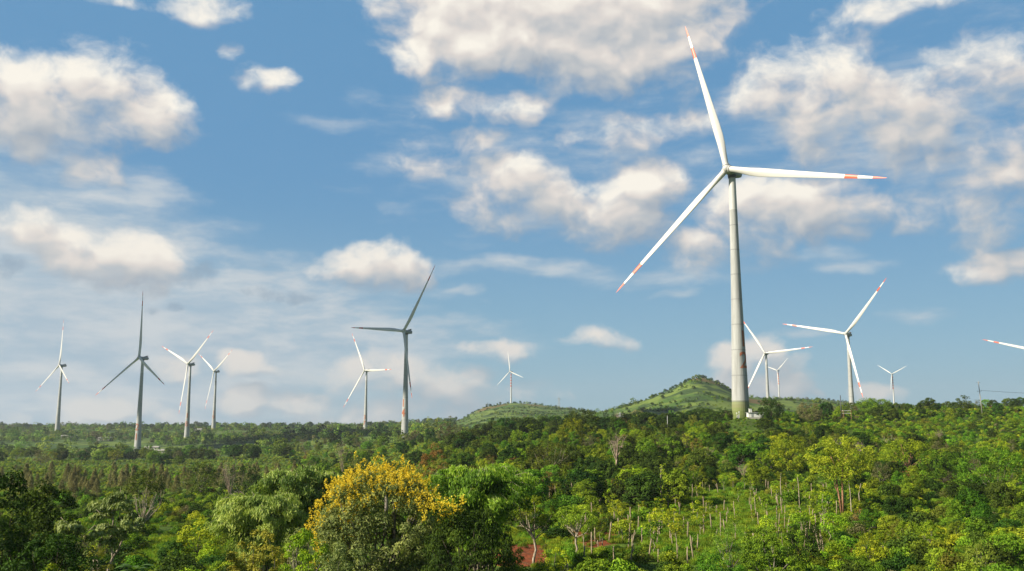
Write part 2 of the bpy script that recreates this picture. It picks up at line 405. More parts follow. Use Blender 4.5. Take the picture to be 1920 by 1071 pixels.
def build_ground():
    r = np.concatenate([np.linspace(4, 60, 16)[:-1], np.exp(np.linspace(math.log(60), math.log(3200), 330)), np.exp(np.linspace(math.log(3400), math.log(6000), 8))])
    a = np.concatenate([np.linspace(-180, -42, 30)[:-1], np.linspace(-42, 42, 420), np.linspace(42, 180, 30)[1:-1]])
    A, RR = np.meshgrid(np.radians(a), r)
    X, Y = RR * np.sin(A), RR * np.cos(A)
    Z = ground(X.ravel(), Y.ravel()).reshape(X.shape)
    V = np.stack([X, Y, Z], -1).reshape(-1, 3)
    nr, na = X.shape
    i, j = np.meshgrid(np.arange(nr - 1), np.arange(na), indexing='ij')
    j2 = (j + 1) % na
    Fq = np.stack([i * na + j, (i + 1) * na + j, (i + 1) * na + j2, i * na + j2], -1).reshape(-1, 4)
    # close the middle below the camera
    V = np.vstack([V, [0, 0, ground(0, 0)[0]]]); c = len(V) - 1
    jj = np.arange(na); Ft = np.stack([np.full(na, c), jj, (jj + 1) % na], -1)
    me = mesh_np('ground', V, [Fq, Ft[:, ::1]], (), None, True)
    x, y = V[:, 0], V[:, 1]
    # red soil: a bare path and patch below the cleared field, scattered patches elsewhere
    def blob(px, Yc, rx, ry):
        cx = px_x(px, Yc); return np.clip(1.3 - ((x - cx) / rx) ** 2 - ((y - Yc) / ry) ** 2, 0, 1)
    dirt = np.zeros(len(x))
    for b in ((972, 106, 4.0, 12), (1100, 128, 4, 5), (1130, 138, 6, 4), (1190, 150, 6, 3.5), (1235, 160, 6, 4), (1160, 144, 5, 4), (1050, 118, 7, 6), (1290, 168, 6, 4), (1640, 108, 3.0, 5), (1615, 112, 2, 4),
              (330, 118, 4, 3), (1270, 175, 6, 5), (1750, 150, 4, 4)):
        dirt = np.maximum(dirt, blob(*b))
    n = fbm(x / 6, y / 6, 3, 21)
    dirt = np.clip(dirt * 1.2 + n * .9 - .15, 0, 1) * (dirt > 0)
    at = me.attributes.new('dirt', 'FLOAT', 'POINT'); at.data.foreach_set('value', dirt.astype(np.float32))
    far = np.clip((np.hypot(x, y) - 520) / 300, 0, 1)
    at = me.attributes.new('hill', 'FLOAT', 'POINT'); at.data.foreach_set('value', far.astype(np.float32))
    def hb(px, Yc, rx, ry):
        cx = (px - 960) / F * Yc; return np.clip(1.2 - ((x - cx) / rx) ** 2 - ((y - Yc) / ry) ** 2, 0, 1)
    bare = np.maximum.reduce([hb(925, 2060, 45, 90), hb(1010, 2080, 60, 60), hb(1318, 1250, 26, 60), hb(1420, 1180, 30, 60), hb(395, 1600, 16, 30), hb(372, 1500, 10, 30)])
    at = me.attributes.new('bare', 'FLOAT', 'POINT'); at.data.foreach_set('value', bare.astype(np.float32))
    m, T = mat('ground_soil_and_grass')
    geo = nd(T, 'ShaderNodeNewGeometry').outputs['Position']
    def noise(sc, det=6, ro=.6): return nd(T, 'ShaderNodeTexNoise', inp={'Vector': geo, 'Scale': sc, 'Detail': det, 'Roughness': ro}).outputs[0]
    n1, n2, n3 = noise(.35), noise(.045), noise(2.2)
    g = mixc(T, smooth(T, n1, .35, .65), (.060, .120, .012), (.170, .260, .030))
    g = mixc(T, smooth(T, n2, .42, .62), g, (.080, .110, .025))
    g = mixc(T, smooth(T, n3, .3, .75), mixc(T, 1.0, g, (.55, .6, .5), 'MULTIPLY'), g)
    h1, h2 = noise(.012, 8), noise(.035, 8, .65)
    hc = mixc(T, smooth(T, h1, .42, .56), (.066, .125, .024), (.150, .205, .042))
    hc = mixc(T, smooth(T, h2, .47, .57), hc, (.045, .078, .024))
    br = nd(T, 'ShaderNodeAttribute', attribute_name='bare').outputs['Fac']
    hc = mixc(T, smooth(T, mth(T, 'MULTIPLY', br, smooth(T, h2, .30, .55, .3, 1.0)), .2, .7, 0, .8), hc, (.150, .095, .045))
    g = mixc(T, nd(T, 'ShaderNodeAttribute', attribute_name='hill').outputs['Fac'], g, hc)
    soil = mixc(T, smooth(T, n3, .3, .7), (.150, .035, .014), (.290, .085, .032))
    dm = mth(T, 'MULTIPLY_ADD', mth(T, 'SUBTRACT', noise(1.1, 7, .7), .5), 1.5, nd(T, 'ShaderNodeAttribute', attribute_name='dirt').outputs['Fac'])
    g = mixc(T, smooth(T, dm, .30, .55), g, mixc(T, smooth(T, noise(.8, 6, .7), .5, .68), soil, (.13, .10, .045)))
    bmp = nd(T, 'ShaderNodeBump', inp={'Strength': .8, 'Distance': .35, 'Height': n3})
    p = principled(T, g, .95, .1); T.links.new(bmp.outputs[0], p.inputs['Normal'])
    finish(T, p.outputs[0]); me.materials.append(m)
    link('ground', me, kind='structure')
build_ground()
#__SPLIT2__
# ------------------------------------------------------------------ wind turbines
def paint(name, col, rough=.45, spec=.4, dirt=.12, scale=.5):
    m, T = mat(name)
    tc = nd(T, 'ShaderNodeTexCoord').outputs['Object']
    n = nd(T, 'ShaderNodeTexNoise', inp={'Vector': vmt(T, 'MULTIPLY', tc, (1, 1, .12)), 'Scale': scale, 'Detail': 6, 'Roughness': .6}).outputs[0]
    c = mixc(T, smooth(T, n, .35, .75, 0, dirt), col, tuple(x * .45 for x in col))
    finish(T, principled(T, c, rough, spec).outputs[0]); return m
M_BLADE = paint('white_blade_paint', (.63, .62, .59), .35, .5, .12)
M_RED = paint('red_band_paint', (.60, .085, .022), .4, .5, .15)
M_HUB = paint('white_hub_paint', (.58, .57, .545), .4, .5, .25)
M_NAC = paint('grey_nacelle_panels', (.30, .32, .33), .5, .4, .3)
M_DARKMET = paint('dark_vents', (.06, .065, .07), .5, .4, .1)
M_STEEL = paint('white_steel_tower', (.55, .55, .53), .45, .4, .25)
M_CONC = paint('pale_concrete_tower', (.55, .56, .55), .8, .2, .18)
M_JOINT = paint('grey_joint', (.26, .27, .28), .8, .2, .2)
M_NUM = paint('orange_red_lettering', (.42, .15, .08), .8, .2, .35, 2.0)
M_WHITE = paint('white_render', (.72, .72, .70), .7, .2, .15)
M_GALV = paint('galvanised_steel', (.36, .37, .37), .5, .5, .2)
M_POLE = paint('weathered_concrete_pole', (.40, .38, .34), .9, .1, .3)

def tower_mat(name, green, yellow=False):
    """concrete shell with a band of colour that deepens in steps towards the foot"""
    m, T = mat(name)
    tc = nd(T, 'ShaderNodeTexCoord').outputs['Object']
    z = nd(T, 'ShaderNodeSeparateXYZ', inp={0: tc}).outputs[2]
    n = nd(T, 'ShaderNodeTexNoise', inp={'Vector': vmt(T, 'MULTIPLY', tc, (1, 1, .1)), 'Scale': .6, 'Detail': 7, 'Roughness': .6}).outputs[0]
    conc = mixc(T, smooth(T, n, .3, .72), (.45, .46, .45), (.31, .315, .305))
    cr = nd(T, 'ShaderNodeValToRGB', inp={0: mth(T, 'DIVIDE', z, 10.0)}); cr.color_ramp.interpolation = 'CONSTANT'
    e = cr.color_ramp.elements
    if green: cols = [(0, (0.124, 0.161, 0.043)), (.18, (0.155, 0.192, 0.056)), (.36, (0.198, 0.229, 0.081)), (.50, (0.229, 0.236, 0.112)), (.64, (0.248, 0.273, 0.136)), (.80, (0.285, 0.310, 0.186))]
    elif yellow: cols = [(0, (.42, .38, .09)), (.3, (.45, .45, .19))]
    else: cols = [(0, (.52, .53, .52)), (.5, (.52, .53, .52))]
    e[0].color = (*cols[0][1], 1); e[1].position = cols[1][0]; e[1].color = (*cols[1][1], 1)
    for p, c in cols[2:]: x = e.new(p); x.color = (*c, 1)
    g = mixc(T, smooth(T, n, .3, .75, 0, .35), cr.outputs[0], (.18, .2, .1))
    top = 8.1 if green else (5.0 if yellow else 1.0)
    c = mixc(T, mth(T, 'LESS_THAN', z, top), conc, g)
    finish(T, principled(T, c, .75, .25).outputs[0]); return m
M_TG = tower_mat('green_footed_tower_concrete', True)
M_TY = tower_mat('yellow_footed_tower_concrete', False, True)
M_TP = tower_mat('plain_tower_concrete', False)

def lathe(prof, k, mats, name, parent, flat=False, mi=None, **props):
    V = []; Fs = []
    for z, r in prof:
        for j in range(k):
            q = 2 * math.pi * (j + .5) / k; V.append((r * math.cos(q), r * math.sin(q), z))
    ms = []
    for i in range(len(prof) - 1):
        for j in range(k):
            j2 = (j + 1) % k; Fs.append((i * k + j, i * k + j2, (i + 1) * k + j2, (i + 1) * k + j)); ms.append(mi[i] if mi else 0)
    me = mesh_np(name, V, np.array(Fs), mats, ms, not flat)
    return link(name, me, parent, **props)

def tower_radius(z, H, small):
    if small: return 1.9 + (1.15 - 1.9) * z / H
    t = z / H
    return 3.95 * (1 - t) + 1.55 * t - .35 * math.sin(math.pi * t)
def blade_mesh(L, bands=True):
    """a lofted aerofoil from a round root to a thin tip, rising along +z; the wind comes from -y"""
    st = [0, .015, .04, .07, .11, .16, .22, .30, .40, .50, .60, .70, .758, .762, .80, .838, .842, .88, .918, .922, .95, .975, .992, 1.0]
    ch = np.interp(st, [0, .05, .10, .20, .28, .50, .76, .92, .98, 1.0], [2.7, 2.7, 3.0, 3.85, 3.75, 2.8, 1.8, 1.0, .5, .12]) * L / 76
    th = np.interp(st, [0, .05, .12, .22, .4, .7, 1.0], [1.0, .98, .62, .36, .26, .19, .14])
    tw = np.interp(st, [0, .1, .2, .4, .7, 1.0], [18, 18, 13, 7, 2, -1])
    K = 18; V = []; Fs = []; mi = []
    for s, c, t, w in zip(st, ch, th, tw):
        rnd = np.clip((s - .03) / .12, 0, 1); w = R(w)
        for j in range(K):
            q = 2 * math.pi * j / K
            cx, cy = .5 * math.cos(q), .5 * math.sin(q)
            ax = .5 * math.cos(q) + .18 * (1); ay = .5 * math.sin(q) * (1 - .55 * max(0, math.cos(q)) )
            x = (cx * (1 - rnd) + ax * rnd) * c; y = (cy * (1 - rnd) + ay * rnd) * c * t
            V.append((x * math.cos(w) - y * math.sin(w), x * math.sin(w) + y * math.cos(w) - (s ** 2) * L * .012, s * L))
    n = len(st)
    for i in range(n - 1):
        mid = (st[i] + st[i + 1]) / 2
        for j in range(K):
            Fs.append((i * K + j, i * K + (j + 1) % K, (i + 1) * K + (j + 1) % K, (i + 1) * K + j))
            q = 2 * math.pi * (j + .5) / K
            red = bands and ((.76 < mid < .84) or (mid > .92))
            mi.append(1 if red else 0)
    me = mesh_np('blade', V, np.array(Fs), (M_BLADE, M_RED), mi, True)
    return me

def digit_mesh(ch, size, zc, phi, H, small=False):
    """one painted numeral wrapped round the tower, centred at height zc and bearing phi"""
    cu = bpy.data.curves.new('digit', 'FONT'); cu.body = ch; cu.size = size * 1.38; cu.align_x = 'CENTER'
    cu.offset = .012 * size
    o = bpy.data.objects.new('digit', cu); me = bpy.data.meshes.new_from_object(o)
    bm = bmesh.new(); bm.from_mesh(me)
    for k in range(-12, 13):
        bmesh.ops.bisect_plane(bm, geom=bm.verts[:] + bm.edges[:] + bm.faces[:], plane_co=(k * size * .05, 0, 0), plane_no=(1, 0, 0))
    for k in range(-1, 24):
        bmesh.ops.bisect_plane(bm, geom=bm.verts[:] + bm.edges[:] + bm.faces[:], plane_co=(0, k * size * .05, 0), plane_no=(0, 1, 0))
    for v in bm.verts:
        z = zc + v.co.y - size * .5
        r = tower_radius(z, H, small) + .06
        a = phi + v.co.x / r
        v.co = (r * math.sin(a), -r * math.cos(a), z)      # phi 0 looks back along -y
    bm.to_mesh(me); bm.free(); me.materials.append(M_NUM)
    bpy.data.objects.remove(o); return me

BLADES = {}
def turbine(key, label, digits=(), phi=0.0, tmat=None, small=False, rings=True, banded=False):
    Y, X, Z, yaw, ph, RL, ov, H, tilt, cone = TURB[key]
    g0 = gz(X, Y); base = min(g0, Z) - .3; hub_h = Z + H - base
    t = thing('wind_turbine', label, 'wind turbine', (X, Y, base), 'wind turbines across the plain and the hills')
    H0 = hub_h - 2.6
    zs = np.linspace(0, H0, 22)
    if small:
        # plain steel tube; the striped ones wear red and white bands near the top
        n = 12
        zs = [0, H0 * .55] + [H0 * (.55 + .045 * i) for i in range(1, 11)]
        lathe([(z, tower_radius(z, H0, True)) for z in zs], 20, (M_STEEL, M_RED), 'tower', t, mi=[0] + [(1 if (i % 2 == 0) else 0) if banded else 0 for i in range(len(zs) - 2)])
    else:
        prof = []; mi = []
        step = 11.2; zr = [8.1 - .3 + 0.0] ; 
        while zr[-1] + step < H0 * .86: zr.append(zr[-1] + step)
        prof.append((0, tower_radius(0, H0, False)))
        for z in zr:
            r = tower_radius(z, H0, False)
            prof += [(z - .12, r), (z - .12, r + .05), (z + .12, r + .05), (z + .12, r)]; mi += [0, 1, 1, 1]
        prof.append((H0 * .86, tower_radius(H0 * .86, H0, False))); mi += [0]
        prof.append((H0, tower_radius(H0, H0, False))); mi += [2]
        lathe(prof, 26, (tmat or M_TP, M_JOINT, M_STEEL), 'tower', t, flat=True, mi=mi)
    for i, (ch, size, zc) in enumerate(digits):
        link('number', digit_mesh(ch, size, zc + (Z - base), phi, H0), t)
    # nacelle, turned into the wind
    s = RL / 76.0 if small else 1.0
    nac = MB(); sec = [(-.5, .55), (0.0, 1.45), (.8, 1.9), (3.5, 2.05), (7.0, 1.95), (9.2, 1.5), (9.8, .7)]
    K = 16; V = []; Fs = []
    for y, r in sec:
        for j in range(K):
            q = 2 * math.pi * j / K; c, n_ = math.cos(q), math.sin(q)
            e = .75; V.append((r * math.copysign(abs(c) ** e, c) * 1.0 * s, (y - 2.5) * s, r * math.copysign(abs(n_) ** e, n_) * s))
    for i in range(len(sec) - 1):
        for j in range(K): Fs.append((i * K + j, (i + 1) * K + j, (i + 1) * K + (j + 1) % K, i * K + (j + 1) % K))
    nac.add(V, Fs); nac.add([(0, (-3.0) * s, 0)] + V[:K], [(0, 1 + j, 1 + (j + 1) % K) for j in range(K)])
    nac.add([(0, 7.35 * s, 0)] + V[-K:], [(0, 1 + (j + 1) % K, 1 + j) for j in range(K)])
    no = nac.build('nacelle', (M_NAC if not small else M_HUB,), t, True)
    no.rotation_mode = 'XYZ'; no.rotation_euler = (0, 0, yaw); no.location = (0, 0, hub_h - .1)
    c = MB(); c.box((0, 5.2 * s, 2.55 * s), (2.6 * s, .5 * s, 1.5 * s)); c.box((0, 3.6 * s, 2.25 * s), (1.4 * s, 2.4 * s, .7 * s))
    c.tube([(0, 6.6 * s, 1.6 * s), (0, 6.6 * s, 3.6 * s)], [.06, .05], 5); c.tube([(.5 * s, 6.6 * s, 1.6 * s), (.5 * s, 6.6 * s, 3.2 * s)], [.06, .05], 5)
    co = c.build('cooler', (M_DARKMET,), no)
    yr = MB(); yr.tube([(0, 0, -3.0 * s), (0, 0, -1.6 * s)], [1.75 * s, 2.0 * s], 20); yr.build('yaw_ring', (M_DARKMET,), no)
    # rotor
    a = Vector((math.sin(yaw) * math.cos(tilt), -math.cos(yaw) * math.cos(tilt), math.sin(tilt)))
    r = Vector((math.cos(yaw), math.sin(yaw), 0)); u = r.cross(a)
    if u.z < 0: u = -u
    hc = Vector((0, 0, Z - base + H)) + a * ov
    hb = MB(); K = 20; V = []; Fs = []
    hp = [(-2.3, 1.5), (-1.5, 1.85), (0, 2.0), (1.1, 1.75), (1.9, 1.1), (2.25, .45), (2.3, .02)]
    for d, rr in hp:
        for j in range(K):
            q = 2 * math.pi * j / K; p = (a * d * s) + (r * math.cos(q) + u * math.sin(q)) * rr * s; V.append(tuple(p))
    for i in range(len(hp) - 1):
        for j in range(K): Fs.append((i * K + j, i * K + (j + 1) % K, (i + 1) * K + (j + 1) % K, (i + 1) * K + j))
    hb.add(V, Fs); ho = hb.build('hub', (M_HUB,), t, True); ho.location = hc
    bk = (round(RL, 1), small)
    if bk not in BLADES: BLADES[bk] = blade_mesh(RL, not small)
    for k in range(3):
        q = ph + k * 2 * math.pi / 3
        rad = u * math.cos(q) + r * math.sin(q); d = (rad * math.cos(cone) + a * math.sin(cone)).normalized()
        fwd = -(a - d * a.dot(d)).normalized()            # local y points downwind
        xx = fwd.cross(d).normalized()
        Mx = Matrix((( xx.x, fwd.x, d.x, 0), (xx.y, fwd.y, d.y, 0), (xx.z, fwd.z, d.z, 0), (0, 0, 0, 1)))
        bo = link('blade', BLADES[bk], t); bo.matrix_local = Matrix.Translation(hc + d * 0.6) @ Mx @ Matrix.Diagonal((1, 1, (RL - .6) / RL, 1))
        bc = MB(); bc.tube([(0, 0, .9 * s), (0, 0, 1.35 * s)], [1.66 * s, 1.66 * s], 20); bco = bc.build('blade_collar', (M_HUB,), bo, True)
    return t
turbine('T1', 'huge white turbine with a green foot and the orange number 12 on its tower', (('1', 7.4, 35.0), ('2', 7.4, 25.6)), R(34), M_TG)
turbine('A', 'white turbine with a yellow foot, leftmost of the row on the plain', (), 0, M_TY)
turbine('B', 'grey shaded turbine with the red number 21, tallest at the left, one blade straight up', (('2', 8.0, 28.0), ('1', 8.0, 17.0)), R(-14), M_TP)
turbine('C', 'white turbine with blades raised in a wide V, nearer of the close pair', (('1', 7.5, 36.0), ('8', 7.5, 24.0)), R(4), M_TY)
turbine('D', 'smaller farther turbine of the close pair, with orange number and yellow foot', (('1', 7.5, 34.0), ('9', 7.5, 25.0)), R(0), M_TY)
turbine('E', 'white turbine with orange number 37, just left of the grey turbine in mid plain', (('3', 7.5, 26.0), ('7', 7.5, 16.0)), R(-26), M_TP)
turbine('F', 'tall grey turbine numbered 14 in mid plain with one blade pointing flat left', (('1', 8.0, 36.0), ('4', 8.0, 26.0)), R(-38), M_TP)
turbine('G', 'small turbine with a red and white striped tower on top of the low round hill', small=True, banded=True)
turbine('H', 'white turbine behind the huge tower, its one blade reaching right', (), 0, M_TP)
turbine('I', 'tiny far turbine with red bands, just right of the turbine behind the huge tower', small=True, banded=True)
turbine('J', 'grey towered turbine at the right with one white blade pointing up right', (), 0, M_TP)
turbine('K', 'small turbine with a striped tower far right on the ridge, blades in a flat V', small=True, banded=True)
# the one whose rotor stands outside the frame: only a blade reaches in
TURB['L'] = (1010.0, 0, -8.0, -0.80, -1.285, 76.5, 4.5, 97.0, 0.10, 0.08)
def place_L():
    Y = 1010.0; v = list(TURB['L']); v[1] = (1980 - 960) / F * (Y * CT + 80 * ST); v[2] = row_z(667.5, Y) - v[7]; TURB['L'] = tuple(v)
place_L()
turbine('L', 'turbine beyond the right edge, only one red banded white blade in view', (), 0, M_TP)
#__SPLIT3__
# ------------------------------------------------------------------ foliage
def leaf_mat(name, c0, c1, c2, rough=.6, spec=.10, trans=.20, vary=.25, dark=None):
    """leaves: three tones across leaves (attribute tint), each plant shifted a little as a whole"""
    m, T = mat(name)
    t = nd(T, 'ShaderNodeAttribute', attribute_name='tint').outputs['Fac']
    rnd = nd(T, 'ShaderNodeObjectInfo').outputs['Random']
    t2 = mth(T, 'MULTIPLY_ADD', mth(T, 'SUBTRACT', rnd, .5), vary * 1.6, t, clamp=True)
    cr = nd(T, 'ShaderNodeValToRGB', inp={0: t2}); e = cr.color_ramp.elements
    e[0].position = 0.05; e[0].color = (*c0, 1); e[1].position = .95; e[1].color = (*c2, 1); x = e.new(.5); x.color = (*c1, 1)
    hv = nd(T, 'ShaderNodeHueSaturation', inp={4: cr.outputs[0]})
    r2 = mth(T, 'FRACT', mth(T, 'MULTIPLY', rnd, 17.31))
    T.links.new(mth(T, 'MULTIPLY_ADD', mth(T, 'SUBTRACT', r2, .5), .07 * vary / .25, .5), hv.inputs[0])
    T.links.new(mth(T, 'MULTIPLY_ADD', mth(T, 'SUBTRACT', mth(T, 'FRACT', mth(T, 'MULTIPLY', rnd, 41.7)), .5), 1.1 * vary / .25 * .6, 1.0), hv.inputs[2])
    col = hv.outputs[0]
    p = principled(T, col, rough, spec)
    tr = nd(T, 'ShaderNodeBsdfTranslucent', inp={0: mixc(T, 1.0, col, (1.25, 1.3, .55), 'MULTIPLY')})
    finish(T, nd(T, 'ShaderNodeMixShader', inp={0: trans, 1: p.outputs[0], 2: tr.outputs[0]}).outputs[0])
    return m
def bark_mat(name, a, b):
    m, T = mat(name)
    tc = nd(T, 'ShaderNodeTexCoord').outputs['Object']
    n = nd(T, 'ShaderNodeTexNoise', inp={'Vector': vmt(T, 'MULTIPLY', tc, (3, 3, .8)), 'Scale': 3.0, 'Detail': 6, 'Roughness': .65}).outputs[0]
    c = mixc(T, smooth(T, n, .35, .65), a, b)
    bm_ = nd(T, 'ShaderNodeBump', inp={'Strength': .7, 'Distance': .04, 'Height': n})
    p = principled(T, c, .9, .15); T.links.new(bm_.outputs[0], p.inputs['Normal']); finish(T, p.outputs[0]); return m
L_DARK = leaf_mat('dark_green_leaves', (0.019, 0.044, 0.006), (0.048, 0.090, 0.010), (0.111, 0.176, 0.018))
L_MID = leaf_mat('mid_green_leaves', (0.053, 0.109, 0.008), (0.139, 0.239, 0.014), (0.320, 0.435, 0.028))
L_LIME = leaf_mat('lime_green_leaves', (0.089, 0.151, 0.007), (0.224, 0.319, 0.014), (0.445, 0.521, 0.025))
L_OLIVE = leaf_mat('olive_leaves', (0.068, 0.092, 0.011), (0.166, 0.193, 0.022), (0.312, 0.319, 0.038))
L_GREY = leaf_mat('grey_green_leaves', (0.062, 0.097, 0.022), (0.160, 0.209, 0.051), (0.327, 0.366, 0.099), .5, .2, .22, .08)
L_SPARSE = leaf_mat('sparse_tree_leaves', (.09, .13, .03), (.19, .25, .07), (.36, .42, .15), .5, .25, .25, .04)
L_BROWN = leaf_mat('brownish_foliage', (.075, .075, .028), (.165, .150, .060), (.260, .240, .100), .6, .2, .25, .14)
L_COFFEE = leaf_mat('coffee_leaves', (0.093, 0.160, 0.028), (0.208, 0.299, 0.050), (0.371, 0.460, 0.090))
L_CONE = leaf_mat('feathery_plantation_foliage', (.120, .120, .045), (.240, .225, .095), (.360, .330, .150), .6, .1, .25, .10)
L_RUST = leaf_mat('rusty_orange_foliage', (0.104, 0.069, 0.021), (0.232, 0.132, 0.034), (0.354, 0.230, 0.057))
L_BAMB = leaf_mat('pale_bamboo_leaves', (0.095, 0.166, 0.034), (0.271, 0.370, 0.079), (0.567, 0.642, 0.169), .5, .2, .25, .05)
L_BAMG = leaf_mat('green_bamboo_leaves', (0.051, 0.120, 0.010), (0.151, 0.303, 0.021), (0.394, 0.551, 0.059), .5, .2, .25, .05)
L_YEL = leaf_mat('yellow_blossom', (.55, .36, .020), (.76, .57, .035), (.84, .70, .090), .7, .1, .3, .04)
L_BANA = leaf_mat('banana_leaves', (0.041, 0.143, 0.018), (0.083, 0.234, 0.033), (0.165, 0.338, 0.058), .5, .2, .35)
L_GRASS = leaf_mat('grass_blades', (0.079, 0.146, 0.008), (0.156, 0.261, 0.013), (0.283, 0.354, 0.031), .7, .15, .3)
B_GREY = bark_mat('grey_bark', (.10, .085, .065), (.26, .23, .19))
B_PALE = bark_mat('pale_bark', (.22, .17, .12), (.46, .40, .31))
B_RED = bark_mat('reddish_bark', (.22, .10, .055), (.42, .24, .14))
B_DARK = bark_mat('dark_bark', (.035, .028, .020), (.09, .075, .055))
B_STAKE = bark_mat('weathered_stake_wood', (.20, .15, .10), (.42, .34, .24))
B_DEAD = bark_mat('bleached_dead_wood', (.25, .18, .13), (.45, .36, .28))

def unit(v): return v / (np.linalg.norm(v, axis=-1, keepdims=True) + 1e-9)
class Leaves:
    def __init__(self): self.C = []; self.N = []; self.T = []; self.L = []; self.W = []; self.t = []; self.m = []
    def add(self, C, N, T, L, W, tint, m=0):
        n = len(C); self.C.append(C); self.N.append(N); self.T.append(T)
        self.L.append(np.broadcast_to(L, n)); self.W.append(np.broadcast_to(W, n)); self.t.append(np.broadcast_to(tint, n)); self.m.append(np.full(n, m))
    def mesh(self, name, mats):
        C, N, Tn = map(np.concatenate, (self.C, self.N, self.T)); L, W, t, m = map(np.concatenate, (self.L, self.W, self.t, self.m))
        N = unit(N); Tn = unit(Tn - N * (Tn * N).sum(1, keepdims=True)); B = np.cross(N, Tn)
        L = L[:, None]; W = W[:, None]
        V = np.stack([C - Tn * L * .5, C + B * W * .5 - Tn * L * .05 + N * W * .12, C + Tn * L * .5 - N * L * .10, C - B * W * .5 - Tn * L * .05 + N * W * .12], 1).reshape(-1, 3)
        n = len(C); Fq = np.arange(4 * n).reshape(n, 4)
        return mesh_np(name, V, Fq, mats, m, False, np.repeat(t, 4))
def clump(lv, g, c, r, n, leaf, asp=.5, up=.35, droop=0.0, ctint=.5, tv=.35, flat=1.0, m=0, outer=None):
    """one tuft of leaves around a twig end: on the outside of a small lumpy ball"""
    d = unit(g.normal(size=(n, 3))); d[:, 2] = np.where(d[:, 2] < -.55, -d[:, 2], d[:, 2])
    rr = r * (.55 + .5 * g.random(n) ** .6)[:, None]
    P = c + d * rr * np.array([1, 1, flat])
    N = d * 1.0 + g.normal(size=(n, 3)) * .42 + np.array([0, 0, up])
    if outer is not None: N = N + outer * .4
    T = g.normal(size=(n, 3)) + np.array([0, 0, -droop * 3]) + d * .6
    L = leaf * g.uniform(.65, 1.25, n)
    tt = np.clip(ctint + g.normal(size=n) * tv * .5 + d[:, 2] * .10, 0, 1)
    lv.add(P, N, T, L, L * asp, tt, m)
def crown_points(g, n, rx, rz, zc, lobes=5, inner=.25, low=-.55, top=1.0, e=2.6):
    """clump centres over an uneven crown: a rounded body that swells into many lobes with creases between them"""
    nl = int(lobes * 3.2) + 4
    ld = unit(g.normal(size=(nl, 3))); ld[:, 2] = np.where(ld[:, 2] < low, -ld[:, 2], ld[:, 2]); la = g.uniform(.10, .30, nl)
    wid = 1.15 / math.sqrt(nl) * 1.9
    d = unit(g.normal(size=(n * 3, 3))); d = d[d[:, 2] > low][:n]
    ang = np.arccos(np.clip(d @ ld.T, -1, 1)); bump = (la * np.exp(-(ang / wid) ** 2)).max(1)
    sup = (np.abs(d[:, 0]) ** e + np.abs(d[:, 1]) ** e + np.abs(d[:, 2]) ** e) ** (-1 / e)
    r = (.74 + bump) * (sup * .5 + .5)
    r = r * np.where(g.random(len(d)) < inner, g.uniform(.45, .95, len(d)), 1.0)
    P = d * r[:, None]
    P[:, 0] += P[:, 2] * .08 * g.normal(); 
    k = np.percentile(np.abs(P[:, :2]).max(1), 97); P[:, :2] /= max(k, .1); P[:, 2] /= max(P[:, 2].max(), .01)
    return P * np.array([rx, rx, rz]) * np.array([.92, .92, .93]) + np.array([0, 0, zc])
def limbs(mb, g, pts, base_h, fork_h, r0, n=9, k=6, bend=.25):
    tr = [np.zeros(3)]
    for i in range(1, 5): tr.append(np.array([g.normal() * .04 * fork_h, g.normal() * .04 * fork_h, fork_h * i / 4]))
    mb.tube(tr, [r0 * 1.35, r0 * 1.05, r0 * .95, r0 * .88, r0 * .78], k + 2)
    sel = pts[g.choice(len(pts), min(n, len(pts)), replace=False)]
    for p in sel:
        s = tr[-1] if g.random() < .6 else tr[-2]
        mid = (s + p) / 2 + np.array([g.normal() * .06, g.normal() * .06, -.05 + g.random() * .1]) * np.linalg.norm(p - s) + (p - s) * np.array([.12, .12, -.08])
        q1 = s * .72 + mid * .28 + np.array([0, 0, .02]); q3 = (mid + p) / 2 + g.normal(size=3) * .03 * np.linalg.norm(p - s)
        mb.tube([s, q1, mid, q3, p], [r0 * .55, r0 * .42, r0 * .30, r0 * .2, r0 * .07], k)
        if g.random() < .8:
            e = mid + (p - s) * .35 + g.normal(size=3) * .16 * np.linalg.norm(p - s)
            mb.tube([mid, (mid + e) / 2 + g.normal(size=3) * .04, e], [r0 * .22, r0 * .14, r0 * .05], max(4, k - 1))

def make_tree(seed, rx, rz, zc, nclump, cr, nleaf, leaf, fork, r0, asp=.5, droop=0., lobes=5, nl=9, low=-.55, tv=.35, flat=.85, inner=.25, up=.35):
    """unit meshes for a broadleaf tree: (crown leaves object, trunk MB)"""
    g = np.random.default_rng(seed); lv = Leaves(); P = crown_points(g, nclump, rx, rz, zc, lobes, inner, low)
    for p in P:
        out = unit(p - np.array([0, 0, zc - rz * .3]))
        clump(lv, g, p, cr * g.uniform(.7, 1.3), int(nleaf * g.uniform(.7, 1.3)), leaf, asp, up, droop, .42 + .16 * g.normal() , tv, flat, outer=out)
    mb = MB(); limbs(mb, g, P, 0, fork, r0, nl)
    return lv, mb
def make_cone(seed, h, r, nclump, leaf, nleaf):
    """upright feathery tree, narrow towards the top"""
    g = np.random.default_rng(seed); lv = Leaves(); mb = MB()
    for i in range(nclump):
        t = g.random() ** .8; z = h * (.08 + .90 * t); rr = r * (1 - t) ** .75 * g.uniform(.55, 1.05) * (1.0 if t > .12 else .8)
        q = g.random() * 2 * math.pi
        clump(lv, g, np.array([rr * math.cos(q), rr * math.sin(q), z]), r * .30 * (1.15 - .6 * t), nleaf, leaf, .35, .5, .2, .45 + .18 * g.normal(), .3, 1.3)
    mb.tube([(0, 0, 0), (.03 * h * g.normal() * .3, 0, h * .5), (0, 0, h * .97)], [h * .014, h * .010, h * .003], 6)
    return lv, mb
